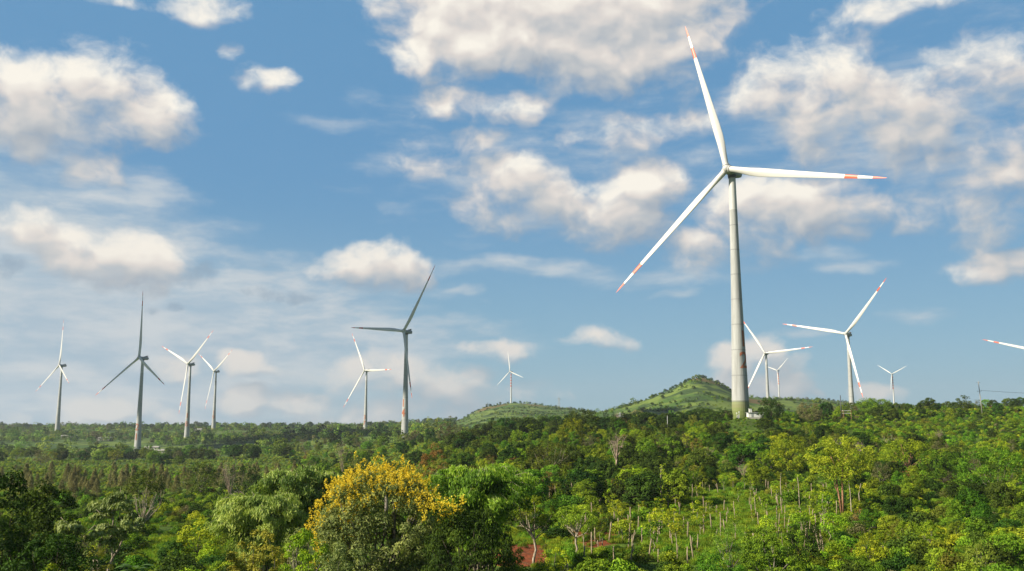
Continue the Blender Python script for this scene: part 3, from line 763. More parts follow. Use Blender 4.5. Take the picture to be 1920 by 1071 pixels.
def make_bare(seed, h, spread, r0, n=10, twig=5):
    g = np.random.default_rng(seed); mb = MB()
    top = np.array([.05 * h, 0, h * .42]); mb.tube([(0, 0, 0), (.02 * h, 0, h * .2), tuple(top)], [r0, r0 * .8, r0 * .65], 8)
    for i in range(n):
        q = g.random() * 2 * math.pi; e = np.array([math.cos(q) * spread * g.uniform(.4, 1), math.sin(q) * spread * g.uniform(.4, 1), h * g.uniform(.72, 1.0)])
        s = np.array([.02 * h, 0, h * g.uniform(.2, .42)]); mid = s * .45 + e * .55 + np.array([0, 0, -.04 * h])
        mb.tube([s, s * .7 + mid * .3, mid, e], [r0 * .42, r0 * .34, r0 * .22, r0 * .05], 5)
        for j in range(twig):
            a = mid + (e - mid) * g.random(); b = a + np.array([g.normal() * .10, g.normal() * .10, abs(g.normal()) * .12]) * h
            mb.tube([a, (a + b) / 2 + g.normal(size=3) * .01 * h, b], [r0 * .12, r0 * .08, r0 * .03], 4)
            c = b - (b - a) * .4; d = c + g.normal(size=3) * .05 * h + np.array([0, 0, .04 * h]); mb.tube([c, d], [r0 * .06, r0 * .025], 3)
    return mb
def make_bamboo(seed, n, h, reach, fans, leaf, lean=(0, 0), per=16, tips=.12):
    """a clump of culms that arch over and hang their leaves in plumes"""
    g = np.random.default_rng(seed); lv = Leaves(); mb = MB()
    for i in range(n):
        q = 2 * math.pi * (i + g.random()) / n; s = np.array([math.cos(q), math.sin(q), 0]) * g.random() * .9
        rc = reach * g.uniform(.35, 1.05); hh = 1.16 * h * g.uniform(.72, 1.03) * (1 - .12 * (rc / reach))
        d = np.array([math.cos(q) + lean[0], math.sin(q) + lean[1], 0]); pts = []
        for t in np.linspace(0, 1, 9):
            z = hh * (1.18 * t - .22 * t ** 3.2) if True else 0
            pts.append(s + d * rc * t ** 2.1 + np.array([0, 0, min(z, hh * 1.02) - (t > .8) * (t - .8) * hh * .9]))
        mb.tube(pts, [.055 * (1 - .85 * t) for t in np.linspace(0, 1, 9)], 5)
        pts = np.array(pts)
        ct = .5 + .18 * g.normal()
        for f in range(fans):
            t = .28 + .72 * g.random() ** .8; k = min(int(t * 8), 7); p = pts[k] + (pts[k + 1] - pts[k]) * (t * 8 - k) if k < 8 else pts[8]
            w = g.normal(size=3) * .42 * (1.15 - .5 * t); w[2] = -abs(w[2]) * .6; p = p + w
            m = per; out = unit(np.array([d[0], d[1], 0]) + g.normal(size=3) * .5)
            sp = g.normal(size=(m, 3)) * .22; sp[:, 2] = -np.abs(sp[:, 2]) * 1.6
            T = np.array([0, 0, -1.0]) + out * .55 + g.normal(size=(m, 3)) * .38
            N = out + g.normal(size=(m, 3)) * .45 + np.array([0, 0, .5])
            lv.add(p + sp, N, T, leaf * g.uniform(.7, 1.25, m), leaf * .24, np.clip(ct + g.normal(size=m) * .18, 0, 1))
    return lv, mb
def make_bush(seed, r, h, n, nleaf, leaf, asp=.55, tv=.35, sprig=0):
    g = np.random.default_rng(seed); lv = Leaves()
    for i in range(n):
        q = g.random() * 2 * math.pi; t = g.random() ** .6; zz = math.sqrt(max(0, 1 - t * t)) * g.uniform(.45, 1)
        clump(lv, g, np.array([r * t * math.cos(q) * .8, r * t * math.sin(q) * .8, h * (.12 + .74 * zz)]), r * g.uniform(.28, .45), nleaf, leaf, asp, .4, .1, .45 + .16 * g.normal(), tv, .8)
    return lv
def make_banana(seed, h=2.6, n=9, sh=3.0):
    g = np.random.default_rng(seed); V = []; Fs = []; tint = []; stem = MB()
    stem.tube([(0, 0, 0), (.05, 0, sh * .5), (.02, 0, sh)], [.15, .12, .08], 8)
    for i in range(n):
        q = 2 * math.pi * (i * .382 + .1 * g.random()); ln = h * g.uniform(.75, 1.1); d = np.array([math.cos(q), math.sin(q), 0]); el = g.uniform(.5, 1.35)
        p = np.array([0.02, 0, sh]); side = np.array([-d[1], d[0], 0]); m = 9; b0 = len(V); ang = el
        for k in range(m):
            t = k / (m - 1); w = .27 * math.sin(math.pi * min(1, t * .92 + .06)) ** .6 * (1 if t < .97 else .2)
            dz = np.array([0, 0, .10 * w])
            V += [p - side * w + dz, p.copy(), p + side * w + dz]; tint += [.4 + .3 * g.random(), .8, .4 + .3 * g.random()]
            ang -= (1.5 + g.random() * .5) / m; p = p + (d * math.cos(ang) + np.array([0, 0, math.sin(ang)])) * ln / m
        for k in range(m - 1):
            a = b0 + k * 3; Fs += [(a, a + 1, a + 4, a + 3), (a + 1, a + 2, a + 5, a + 4)]
    return mesh_np('banana_leaves', V, np.array(Fs), (L_BANA,), None, True, tint), stem

def put_tree(name, label, cat, x, y, crown, trunk, group=None, rz=0.0, sc=1.0, sink=.15, tn='trunk', extra=()):
    z = gz(x, y) - sink
    t = thing(name, label, cat, (x, y, z), group, rz, sc)
    if crown is not None: link('crown', crown, t)
    if trunk is not None: link(tn, trunk, t)
    for n_, me in extra: link(n_, me, t)
    return t
def tm(mb, mat_): return mb.build('trunk', (mat_,), False, True)

# ---- shared models for the trees of the slope (unit: metres at scale 1; heights about 6 m)
KINDS = {}
def kind(key, specs, leafm, barkm):
    KINDS[key] = []
    for lv, mb in specs: KINDS[key].append((lv.mesh('crown', (leafm,)), tm(mb, barkm)))
kind('dark', [make_tree(100 + i, 3.1, 2.7, 3.4, 95, .66, 50, .38, 1.5, .16, low=-.8) for i in range(4)], L_DARK, B_DARK)
kind('mid', [make_tree(110 + i, 2.7, 2.7, 3.3, 85, .60, 50, .36, 1.5, .14, low=-.8) for i in range(4)], L_MID, B_GREY)
kind('lime', [make_tree(120 + i, 2.4, 2.5, 3.3, 70, .52, 40, .30, 1.6, .12, low=-.7, lobes=6) for i in range(3)], L_LIME, B_GREY)
kind('olive', [make_tree(130 + i, 2.4, 2.7, 3.4, 64, .50, 36, .28, 1.8, .12, low=-.7, lobes=6, inner=.4) for i in range(3)], L_OLIVE, B_PALE)
kind('brown', [make_tree(140 + i, 2.4, 2.5, 3.2, 60, .50, 34, .24, 1.6, .12, low=-.6, inner=.4) for i in range(3)], L_BROWN, B_GREY)
kind('rust', [make_tree(145 + i, 2.0, 2.3, 3.0, 46, .46, 30, .24, 1.6, .10, low=-.6, inner=.4) for i in range(2)], L_RUST, B_PALE)
kind('cone', [make_cone(150 + i, 6.0, 1.6, 80, .34, 26) for i in range(4)], L_CONE, B_GREY)
kind('conegreen', [make_cone(160 + i, 6.0, 1.7, 70, .32, 28) for i in range(2)], L_MID, B_GREY)
kind('tall', [make_tree(170 + i, 2.4, 1.9, 6.6, 56, .55, 36, .30, 5.0, .13, low=-.6, lobes=6, inner=.35) for i in range(2)], L_MID, B_PALE)
kind('sapling', [make_tree(180 + i, .85, .9, 2.1, 16, .32, 26, .22, 1.5, .035, low=-.7, lobes=3, nl=5) for i in range(4)], L_LIME, B_PALE)

kind('upright', [make_tree(190 + i, 1.7, 3.0, 3.6, 60, .5, 40, .3, 1.2, .12, low=-.9, lobes=7, droop=.4) for i in range(3)], L_MID, B_GREY)
kind('airy', [make_tree(195 + i, 2.6, 1.9, 4.2, 34, .5, 36, .28, 2.4, .11, low=-.3, lobes=8, inner=.4, nl=14) for i in range(3)], L_OLIVE, B_PALE)
OCC = []          # ground already taken: (x, y, radius)
def free(x, y, r, k=.8): return all((x - a) ** 2 + (y - b) ** 2 > ((r + c) * k) ** 2 for a, b, c in OCC)

# ---- foreground plants, each its own model
def at(px, Y): return px_x(px, Y), Y
def hero_yellow():
    x, y = at(722, 72); g = np.random.default_rng(5); z0 = gz(x, y); H = row_z(882, y) - z0
    lv = Leaves(); P = crown_points(g, 500, 5.05, H * .50, H * .50, 10, .18, -.95, e=6.0)
    fl = Leaves()
    for p in P:
        out = unit(p - np.array([0, 0, H * .40])); ct = .45 + .18 * g.normal()
        clump(lv, g, p, g.uniform(.45, .80), 130, .21, .50, .2, .35, ct, .4, .95, outer=out)
        hgt = (p[2] - z_lo) / (H - z_lo) if (z_lo := H * .02) else 0
        lean = out[2] * .9 + (-out[0]) * .35 + .15 * g.normal()
        if (hgt > .84 and lean > .2) or (hgt > .75 and lean > .35 and g.random() < .5) or (hgt > .34 and out[0] < -.55 and g.random() < .40) or (hgt > .5 and out[0] > .75 and g.random() < .3) or g.random() < .015:
            for s in range(g.integers(4, 9)):
                b = p + out * g.uniform(.25, .75) + g.normal(size=3) * .42; n = 24
                sp = np.zeros((n, 3)); tt = g.random(n); ax = unit(np.array([out[0] * .4, out[1] * .4, 1.0]) + g.normal(size=3) * .2)
                sp = b + ax * (tt * .5)[:, None] + g.normal(size=(n, 3)) * (.13 * (1.15 - tt))[:, None]
                fl.add(sp, g.normal(size=(n, 3)) + np.array([-.2, -.2, .6]), g.normal(size=(n, 3)), .115, .095, np.clip(.35 + .5 * tt + g.normal(size=n) * .12, 0, 1))
    mb = MB(); limbs(mb, g, P, 0, H * .22, .26, 26, 7)
    t = put_tree('flowering_tree', 'big round tree with bright yellow blossom all over its top', 'tree', x, y, lv.mesh('crown', (L_GREY,)), tm(mb, B_GREY))
    link('blossom', fl.mesh('blossom', (L_YEL,)), t, label='bright yellow flower spikes on the crown')
    OCC.append((x, y, 5.0))
    # its lower neighbour with one flowering bough
    x, y = at(872, 66); z0 = gz(x, y); H = row_z(945, y) - z0; lv = Leaves(); fl = Leaves()
    P = crown_points(g, 190, 3.3, H * .52, H * .48, 7, .25, -.95)
    for p in P:
        out = unit(p - np.array([0, 0, H * .35]))
        clump(lv, g, p, g.uniform(.38, .66), 95, .24, .36, .1, .9, .38 + .16 * g.normal(), .4, 1.0, outer=out)
    for i in range(34):
        b = np.array([-1.35 + .62 * g.normal(), -1.0 + .5 * g.normal(), H * .98 + .75 * g.normal() * .6]); n = 20; tt = g.random(n)
        sp = b + np.array([0, 0, .5]) * tt[:, None] + g.normal(size=(n, 3)) * .10
        fl.add(sp, g.normal(size=(n, 3)) + np.array([-.2, -.2, .6]), g.normal(size=(n, 3)), .13, .11, np.clip(.3 + .5 * tt, 0, 1))
        clump(lv, g, b + np.array([0, 0, -.35]), .35, 30, .2, .5, .2, .4, .5, .4)
    mb = MB(); limbs(mb, g, P, 0, H * .25, .2, 20, 6)
    t = put_tree('flowering_tree', 'dark drooping tree with one yellow flowering bough, right of the big blossoming tree', 'tree', x, y, lv.mesh('crown', (L_DARK,)), tm(mb, B_DARK))
    link('blossom', fl.mesh('blossom', (L_YEL,)), t)
    OCC.append((x, y, 3.3))
hero_yellow()

def hero_bamboos():
    x, y = at(902, 88); z0 = gz(x, y); H = row_z(868, y) - z0
    lv, mb = make_bamboo(31, 96, H * 1.13, 5.2, 44, .40, (-.10, -.1), 18)
    put_tree('bamboo_clump', 'bright green bamboo clump arching over, lit on its left, dark on its right', 'bamboo', x, y, lv.mesh('foliage', (L_BAMG,)), tm(mb, B_PALE), tn='culms'); OCC.append((x, y, 4.5))
    for (px, Y, top, reach, n, sd, lab) in ((556, 92, 872, 4.0, 62, 33, 'pale silvery bamboo clump left of the blossoming tree, the taller one'),
                                            (486, 84, 918, 3.8, 60, 34, 'pale silvery bamboo clump at lower left of its taller twin'),):
        x, y = at(px, Y); H = row_z(top, y) - gz(x, y)
        lv, mb = make_bamboo(sd, n, H * 1.12, reach, 40, .46, (-.05, -.05), 16)
        put_tree('bamboo_clump', lab, 'bamboo', x, y, lv.mesh('foliage', (L_BAMB,)), tm(mb, B_PALE), tn='culms', group='pale bamboo left of the blossoming tree'); OCC.append((x, y, reach))
hero_bamboos()

def custom(name, label, px, Y, top, width, leafm, barkm, seed, ncl=120, cr=.5, nleaf=80, leaf=.2, asp=.5, droop=.2, low=-.9, fork=.25, r0=.13, zr=.5, lobes=7, inner=.25, cat='tree', group=None, flat=.9, nl=14):
    """a single tree sized from the place it takes: centre column, distance, top row and width in the photograph"""
    x, y = at(px, Y); H = row_z(top, y) - gz(x, y) + .15; rx = width / 2 / F * Y; g = np.random.default_rng(seed)
    lv, mb = make_tree(seed, rx, H * zr, H * (1 - zr) , ncl, cr, nleaf, leaf, H * fork, r0, asp, droop, lobes, nl, low, .4, flat, inner)
    t = put_tree(name, label, cat, x, y, lv.mesh('crown', (leafm,)), tm(mb, barkm), group)
    OCC.append((x, y, rx)); return t
custom('leafy_tree', 'grey green rounded tree tucked between pale bamboo and the blossoming tree', 606, 74, 958, 130, L_GREY, B_GREY, 51, 110, .42, 85, .17)
custom('leafy_bush', 'olive yellow bushy tree at the bottom edge below the pale bamboo', 470, 64, 995, 122, L_OLIVE, B_GREY, 52, 110, .36, 90, .17)
custom('leafy_bush', 'vivid lime green bush at the bottom edge, left of the blossoming tree', 566, 61, 992, 84, L_LIME, B_GREY, 53, 80, .32, 90, .18, asp=.4, droop=.6)
custom('leafy_bush', 'greyish bush with a few yellow flowers at the foot of the blossoming tree', 640, 58, 1020, 100, L_GREY, B_GREY, 54, 80, .36, 85, .16)
custom('leafy_tree', 'large dark tree at the left edge with its top in sunlight', 62, 62, 900, 132, L_DARK, B_DARK, 55, 190, .5, 90, .22)
custom('leafy_tree', 'dark tree cut off by the left edge of the frame', -20, 56, 880, 110, L_DARK, B_DARK, 56, 140, .5, 80, .22)
custom('leafy_bush', 'dark bush in deep shade at the lower left corner', 60, 52, 1000, 190, L_DARK, B_DARK, 57, 120, .45, 80, .2)
for k_, (px_, Y_, top_) in enumerate(((-420, 56, 800),)):
    custom('leafy_tree', ('tall shade tree beyond the left edge of the frame', 'farther shade tree beyond the left edge of the frame', 'nearer shade tree beyond the left edge of the frame')[k_], px_, Y_, top_, 330, L_DARK, B_DARK, 540 + k_, 170, .8, 60, .4)
custom('leafy_bush', 'small sunlit shrub poking up at the lower left corner', 76, 50, 1056, 40, L_LIME, B_GREY, 58, 26, .22, 60, .15)
custom('leafy_bush', 'olive bush at the foot of the sparse pale trunked tree', 163, 56, 1026, 76, L_OLIVE, B_GREY, 59, 60, .32, 80, .15)
def hero_sparse():
    # open tree with three pale trunks and leaves gathered in loose tufts
    x, y = at(205, 60); z0 = gz(x, y); g = np.random.default_rng(61); mb = MB(); lv = Leaves()
    def P(px, py, dy=0): Y = y + dy; return np.array([(px - 960) / F * (Y * CT + row_z(py, Y) * ST) - x, dy, row_z(py, Y) - z0])
    b1, b2, b3 = np.array([-1.05, 0, 0]), np.array([-.75, .2, 0]), np.array([.15, -.1, 0])
    for pts, r in (([b1, P(176, 1060), P(175, 1035)], .085), ([b2, P(185, 1055), P(180, 1040), P(188, 1020), P(192, 1003, .2)], .11), ([b3, P(203, 1065), P(212, 1045), P(208, 1020), P(210, 995)], .12),
                   ([P(212, 1045), P(222, 1030), P(230, 1012), P(238, 996, .3), P(257, 984, .3)], .075), ([P(210, 995), P(213, 975), P(209, 958), P(222, 940, -.2)], .06), ([P(192, 1003, .2), P(178, 985), P(150, 1010, -.4)], .045),
                   ([P(180, 1040), P(165, 1025), P(147, 1008, .3)], .04), ([P(209, 958), P(232, 955), P(252, 938, .3)], .035), ([P(213, 975), P(190, 965), P(178, 952)], .035), ([P(224, 985), P(226, 915, .1)], .03), ([P(147, 1008, .3), P(128, 985), P(114, 970)], .03)):
        mb.tube(pts, [r * (1 - .55 * i / (len(pts) - 1)) for i in range(len(pts))], 7)
    tufts = [(178,952,.5),(190,948,.6),(205,944,.55),(218,932,.45),(226,946,.55),(240,952,.5),(245,968,.5),(236,975,.4),(200,962,.5),(186,970,.4),(120,990,.5),(135,986,.45),(148,992,.5),(128,1000,.4),(112,996,.4),(128,1010,.3),
             (192,990,.55),(204,1000,.5),(216,996,.5),(184,1000,.4),(228,1004,.4),(172,1010,.4),(198,1014,.4),(212,1018,.35),(262,985,.4),(226,925,.35),(170,1040,.35),(160,1045,.35),(240,990,.35)]
    for (a, b, r) in tufts:
        for k in range(3):
            c = P(a + g.normal() * 5, b + g.normal() * 4, g.normal() * .7)
            clump(lv, g, c, r * .8, 62, .28, .46, .3, .7, .5 + .2 * g.normal(), .45, .6)
    t = put_tree('sparse_tree', 'open sparse tree with pale forking trunks at the lower left', 'tree', x, y, lv.mesh('crown', (L_SPARSE,)), tm(mb, B_PALE), sink=0.0); OCC.append((x, y, 2))
    x, y = at(246, 74); me, st = make_banana(62, 1.9, 13, 3.3)
    put_tree('banana_plant', 'banana plant with broad bright leaves beside the pale forking trunks', 'banana plant', x, y, me, tm(st, B_GREY)); 
    x, y = at(722, 128)
    me2, st2 = make_banana(63, 3.0, 12, 3.4)
    H = row_z(842, y) - gz(x, y)
    put_tree('banana_plant', 'tall palm like plant whose fronds rise behind the yellow blossom', 'banana plant', x, y, me2, tm(st2, B_GREY), sc=H / 5.6)
hero_sparse()
custom('leafy_tree', 'feathery green tree right of the red soil, in front of the stakes', 1000, 96, 930, 84, L_LIME, B_PALE, 64, 56, .36, 60, .18, inner=.4, low=-.1, zr=.36, fork=.5)
custom('leafy_tree', 'thin trunked tree standing over the red soil patch', 1080, 108, 950, 96, L_MID, B_PALE, 65, 66, .42, 60, .2, low=-.2, zr=.34, fork=.45)
custom('leafy_bush', 'young yellow green shrub on the red soil at the bottom edge', 965, 78, 1030, 66, L_LIME, B_GREY, 66, 46, .3, 70, .16)
custom('leafy_bush', 'light green shrub at the bottom edge below the thin trunked tree', 1040, 76, 1028, 70, L_LIME, B_GREY, 67, 46, .3, 70, .16)
custom('leafy_bush', 'feathery deep green bush in the foreground right of the stakes', 1372, 84, 985, 96, L_BAMG, B_GREY, 68, 110, .36, 90, .14, asp=.3)
custom('leafy_tree', 'dense mottled green tree at the bottom edge right of the feathery bush', 1450, 80, 990, 120, L_MID, B_GREY, 69, 130, .4, 90, .18)
custom('leafy_bush', 'dark shaded bush between the mottled tree and the grassy clearing', 1512, 92, 985, 64, L_DARK, B_DARK, 70, 70, .4, 80, .18)
custom('leafy_bush', 'mid green bush in the bottom right quarter below the clearing', 1350, 72, 1040, 110, L_MID, B_GREY, 71, 80, .36, 80, .17)
def hero_trunks():
    x, y = at(1578, 158); z0 = gz(x, y); g = np.random.default_rng(72); mb = MB(); lv = Leaves()
    def P(px, py, dy=0): Y = y + dy; return np.array([(px - 960) / F * (Y * CT + row_z(py, Y) * ST) - x, dy, row_z(py, Y) - z0])
    b = P(1578, 962); b[2] = 0
    for pts, r in (([b, P(1574, 935), P(1569, 905), P(1566, 872), P(1556, 852)], .19), ([b + (.25, 0, 0), P(1580, 930), P(1579, 900), P(1580, 870), P(1592, 848)], .21), ([P(1579, 905), P(1587, 893), P(1590, 880), P(1606, 862, .8)], .10),
                   ([P(1574, 930), P(1566, 912), P(1562, 885, -.6), P(1544, 868, -1)], .10), ([P(1580, 882), P(1572, 862, 1), P(1570, 842, 1)], .10)):
        mb.tube(pts, [r * (1 - .6 * i / (len(pts) - 1)) for i in range(len(pts))], 8)
    for k in range(190):
        q = g.random() * 6.28; t = g.random() ** .5; a = 1576 + 66 * t * math.cos(q); b_ = 860 - 36 * t * math.sin(q) * 1.0 + 6 * g.normal()
        clump(lv, g, P(a, b_, g.normal() * 2.3), g.uniform(.5, .85), 46, .30, .5, .35, .2, .5 + .2 * g.normal(), .4, .8)
    put_tree('leafy_tree', 'open tree on two tall reddish bare trunks above the stakes', 'tree', x, y, lv.mesh('crown', (L_MID,)), tm(mb, B_RED), sink=0.1); OCC.append((x, y, 1.5))
    for px, Y, top, lean in ((1612, 152, 905, .5), (1598, 150, 900, -.3), (1543, 150, 925, .2), (1240, 160, 870, .2), (1500, 165, 890, -.2), (1465, 170, 885, .2)):
        x, y = at(px, Y); H = row_z(top, y) - gz(x, y); mb = MB(); lv = Leaves()
        mb.tube([(0, 0, 0), (lean * .3, 0, H * .35), (lean * .2, .1, H * .7), (lean, 0, H)], [.10, .085, .07, .04], 7)
        for k in range(7): clump(lv, g, np.array([lean + .5 * g.normal(), .5 * g.normal(), H * (.8 + .2 * g.random())]), .38, 26, .24, .5, .3, .3, .5, .4)
        put_tree('slender_tree', 'slender pale trunked tree with a small tuft of leaves among the stakes', 'tree', x, y, lv.mesh('crown', (L_LIME,)), tm(mb, B_PALE), group='slender tufted trees among the stakes'); OCC.append((x, y, .5))
hero_trunks()
custom('leafy_tree', 'bright crowned tree with orange trunk in the right of the slope', 1706, 225, 826, 100, L_LIME, B_RED, 73, 120, .85, 50, .38, low=-.4, zr=.42, r0=.3)
custom('leafy_tree', 'big leafy tree at the right edge, tallest on that side', 1870, 165, 836, 130, L_MID, B_GREY, 74, 170, .8, 70, .32, low=-.9)
custom('leafy_tree', 'glossy dark green tree left of the big leafy tree', 1770, 200, 846, 90, L_MID, B_DARK, 75, 110, .8, 50, .34, low=-.8)
custom('leafy_tree', 'vivid green round tree in the middle of the right slope', 1478, 235, 815, 68, L_LIME, B_DARK, 76, 110, .9, 50, .40, low=-.8)
custom('leafy_tree', 'broad dark tree on the rim against the saddle between the hills', 1097, 410, 769, 58, L_DARK, B_DARK, 77, 90, 1.2, 50, .6, low=-.6, zr=.42)
custom('leafy_tree', 'tall light green columnar tree left of the dead bare tree', 1072, 320, 786, 50, L_LIME, B_GREY, 78, 110, 1.0, 50, .5, low=-.9)
custom('leafy_tree', 'tall narrow dark tree just right of the huge tower', 1447, 372, 748, 44, L_DARK, B_DARK, 79, 110, 1.1, 50, .5, low=-.9)
custom('leafy_tree', 'pale yellow green airy tree above the two short posts', 1030, 222, 832, 88, L_OLIVE, B_PALE, 80, 110, .8, 46, .34, low=-.7, inner=.4)
custom('leafy_tree', 'dark brown crowned tree on the skyline right of the number 14 turbine', 834, 560, 788, 32, L_BROWN, B_DARK, 81, 60, 1.2, 40, .6)
custom('leafy_tree', 'orange tinged leafy tree rising behind the yellow blossom', 806, 160, 832, 56, L_RUST, B_GREY, 82, 80, .6, 50, .26)
custom('leafy_tree', 'dark low branched tree with bare grey limbs in the left field', 268, 158, 884, 72, L_DARK, B_PALE, 83, 60, .7, 50, .30, low=-.1, zr=.34, fork=.2, r0=.22)
custom('leafy_tree', 'dark green dome shaped tree in the left field', 376, 250, 868, 62, L_DARK, B_GREY, 84, 90, .9, 50, .4)
custom('leafy_tree', 'dark green tree above the pale bamboo in the middle distance', 448, 235, 874, 76, L_DARK, B_GREY, 85, 100, .9, 50, .4)
custom('leafy_tree', 'brown and dark rounded tree right of the huge tower beyond the dark one', 1519, 395, 757, 44, L_BROWN, B_DARK, 86, 80, 1.1, 46, .5)
custom('leafy_tree', 'round green tree hiding the foot of the right grey turbine', 1637, 470, 749, 62, L_MID, B_DARK, 87, 90, 1.3, 46, .6, low=-.7)
custom('leafy_tree', 'bushy tree on the far right skyline left of the utility pole', 1808, 500, 742, 26, L_DARK, B_DARK, 88, 50, 1.0, 46, .55)
custom('leafy_bush', 'lime green shrub at the left field edge beside the conifer rows', 205, 130, 962, 60, L_LIME, B_GREY, 89, 50, .5, 50, .24)

def bare(px, Y, top, sp, lab, seed, r0=.28):
    x, y = at(px, Y); H = row_z(top, y) - gz(x, y)
    put_tree('bare_tree', lab, 'tree', x, y, None, tm(make_bare(seed, H, sp / F * Y, r0, 13, 7), B_DEAD)); OCC.append((x, y, 2.0))
bare(1155, 250, 815, 20, 'pinkish bare dead tree standing out of the green slope', 91, .30)
bare(428, 215, 862, 16, 'thin grey bare tree above the pale bamboo', 92, .16)
bare(1163, 430, 772, 12, 'pale dead tree on the rim beside the lattice mast', 93, .25)
# ---- rows of trees one can tell apart, copied with their parts
def plant(key, name, label, group, x, y, h, g, cat='tree', wide=1.0, hm=6.0):
    cr, tr = KINDS[key][g.integers(len(KINDS[key]))]
    s = h / hm; OCC.append((x, y, 2.2 * s * wide))
    return put_tree(name, label, cat, x, y, cr, tr, group, g.random() * 6.28, (s * wide * g.uniform(.85, 1.2), s * wide * g.uniform(.85, 1.2), s), .1 * h / 6)
def rows():
    g = np.random.default_rng(77)
    # plantation of brownish feathery trees on the left field
    n = 0
    for Y, x0, x1, st, h in ((350, 60, 560, 21, 6.6), (326, 20, 560, 21, 6.6), (304, 30, 500, 22, 6.4), (284, 0, 440, 24, 6.0), (266, 20, 380, 26, 5.6), (250, 60, 300, 28, 5.0)):
        px = x0
        while px < x1:
            q = px + g.normal() * 5; px += st * g.uniform(.75, 1.35)
            x = px_x(q, Y + g.normal() * 5); yy = Y + g.normal() * 6
            if g.random() < .10 or not free(x, yy, .7, .6): continue
            plant('cone', 'plantation_tree', 'feathery brown green tree in the rows on the left field', 'feathery plantation trees on the left field', x, yy, h * g.uniform(.75, 1.2), g, wide=.95); n += 1
    # skyline trees on the right ridge
    for px in np.arange(1500, 1925, 13):
        q = px + g.normal() * 4; Y = 470 + 60 * g.random() + 30 * (q > 1700)
        x = px_x(q, Y)
        if not free(x, Y, 1.5, .6): continue
        k = ['dark', 'dark', 'mid', 'conegreen', 'brown'][g.choice(5, p=[.4, .15, .25, .1, .1])]
        plant(k, 'skyline_tree', 'small tree standing along the skyline at the right', 'trees along the right skyline', x, Y, g.uniform(3.6, 7.5) * (.8 if k == 'conegreen' else 1), g)
    # the dark belt below the two hills
    for px in list(np.arange(850, 1090, 11)) + list(np.arange(1110, 1440, 10)):
        q = px + g.normal() * 3; Y = g.uniform(400, 540) if q < 1090 else g.uniform(375, 470)
        x = px_x(q, Y)
        if not free(x, Y, 2, .5): continue
        h = g.uniform(5.5, 9.5) if q < 1100 else g.uniform(4.5, 7.5) * (.75 if 1340 < q else 1)
        if 1372 < q < 1425 : continue
        plant('dark', 'belt_tree', 'dark green tree in the belt below the hills', 'dark trees in the belt below the hills', x, Y, h, g, wide=1.15)
    # trees around the feet of the turbines on the plain
    for px in np.arange(10, 860, 15):
        q = px + g.normal() * 6; Y = g.uniform(560, 900)
        if q < 420: Y = g.uniform(560, 760)
        x = px_x(q, Y)
        if abs(q - 257) < 12 or abs(q - 757) < 9 or not free(x, Y, 3, .6): continue
        k = ['dark', 'mid', 'olive', 'brown'][g.choice(4, p=[.5, .25, .1, .15])]
        plant(k, 'field_tree', 'tree at the far edge of the left fields near the turbines', 'trees at the far edge of the left fields', x, Y, g.uniform(6, 11), g, wide=1.15)
    # the mixed trees of the near slope
    zones = [ # px0, px1, Y0, Y1, count, heights, kinds, probabilities
        (1080, 1270, 158, 215, 22, (4.6, 6.8), ('dark', 'mid', 'lime', 'rust'), (.55, .25, .12, .08)),
        (1040, 1480, 225, 340, 46, (4.5, 7.0), ('dark', 'mid', 'lime', 'rust', 'brown', 'upright', 'airy'), (.28, .22, .16, .06, .09, .11, .08)),
        (1480, 1930, 190, 330, 46, (3.8, 6.2), ('dark', 'mid', 'lime', 'olive', 'brown', 'upright', 'airy'), (.24, .24, .16, .06, .08, .12, .10)),
        (820, 1060, 150, 300, 30, (4.5, 7.0), ('mid', 'olive', 'rust', 'lime', 'dark'), (.28, .28, .14, .20, .10)),
        (560, 900, 240, 480, 26, (4, 7), ('dark', 'mid', 'olive', 'brown'), (.5, .3, .1, .1)),
        (0, 520, 365, 520, 8, (3.2, 5), ('dark', 'mid', 'brown', 'olive'), (.4, .25, .2, .15)),
        (1590, 1930, 84, 150, 16, (2.2, 3.8), ('mid', 'olive', 'lime', 'dark'), (.4, .25, .2, .15)),
        (0, 420, 100, 215, 18, (2.6, 5), ('dark', 'mid', 'lime', 'brown'), (.45, .3, .15, .1)),
    ]
    names = {'dark': 'dark green tree', 'mid': 'mid green tree', 'lime': 'bright lime green tree', 'olive': 'pale olive green tree', 'rust': 'rusty orange tree', 'brown': 'brownish tree', 'upright': 'tall oval green tree', 'airy': 'open airy tree'}
    where = ['left of the stakes', 'below the huge turbine', 'on the right slope', 'right of the bamboo', 'below the numbered turbines', 'beyond the plantation rows', 'at the lower right', 'before the plantation rows']
    for zi, (p0, p1, Y0, Y1, cnt, hs, ks, pr) in enumerate(zones):
        k = 0; tries = 0
        while k < cnt and tries < cnt * 30:
            tries += 1
            Y = math.sqrt(g.uniform(Y0 ** 2, Y1 ** 2)); q = g.uniform(p0, p1); x = px_x(q, Y); h = g.uniform(*hs)
            if not free(x, Y, h * .3, .75) or (abs(q - 1396) < 36 and Y > 270): continue
            kk = ks[g.choice(len(ks), p=pr)]
            plant(kk, 'slope_tree', names[kk] + ' ' + where[zi], names[kk] + 's ' + where[zi], x, Y, h, g); k += 1
    # the young and pollarded trees of the cleared field
    for i in range(90):
        for _ in range(30):
            Y = g.uniform(106, 215); q = g.uniform(1090, 1570); x = px_x(q, Y)
            if free(x, Y, .6, 1.0): break
        plant('sapling', 'young_tree', 'young leafy tree planted among the wooden stakes', 'young trees among the stakes', x, Y, g.uniform(1.6, 3.8), g, hm=3.0)
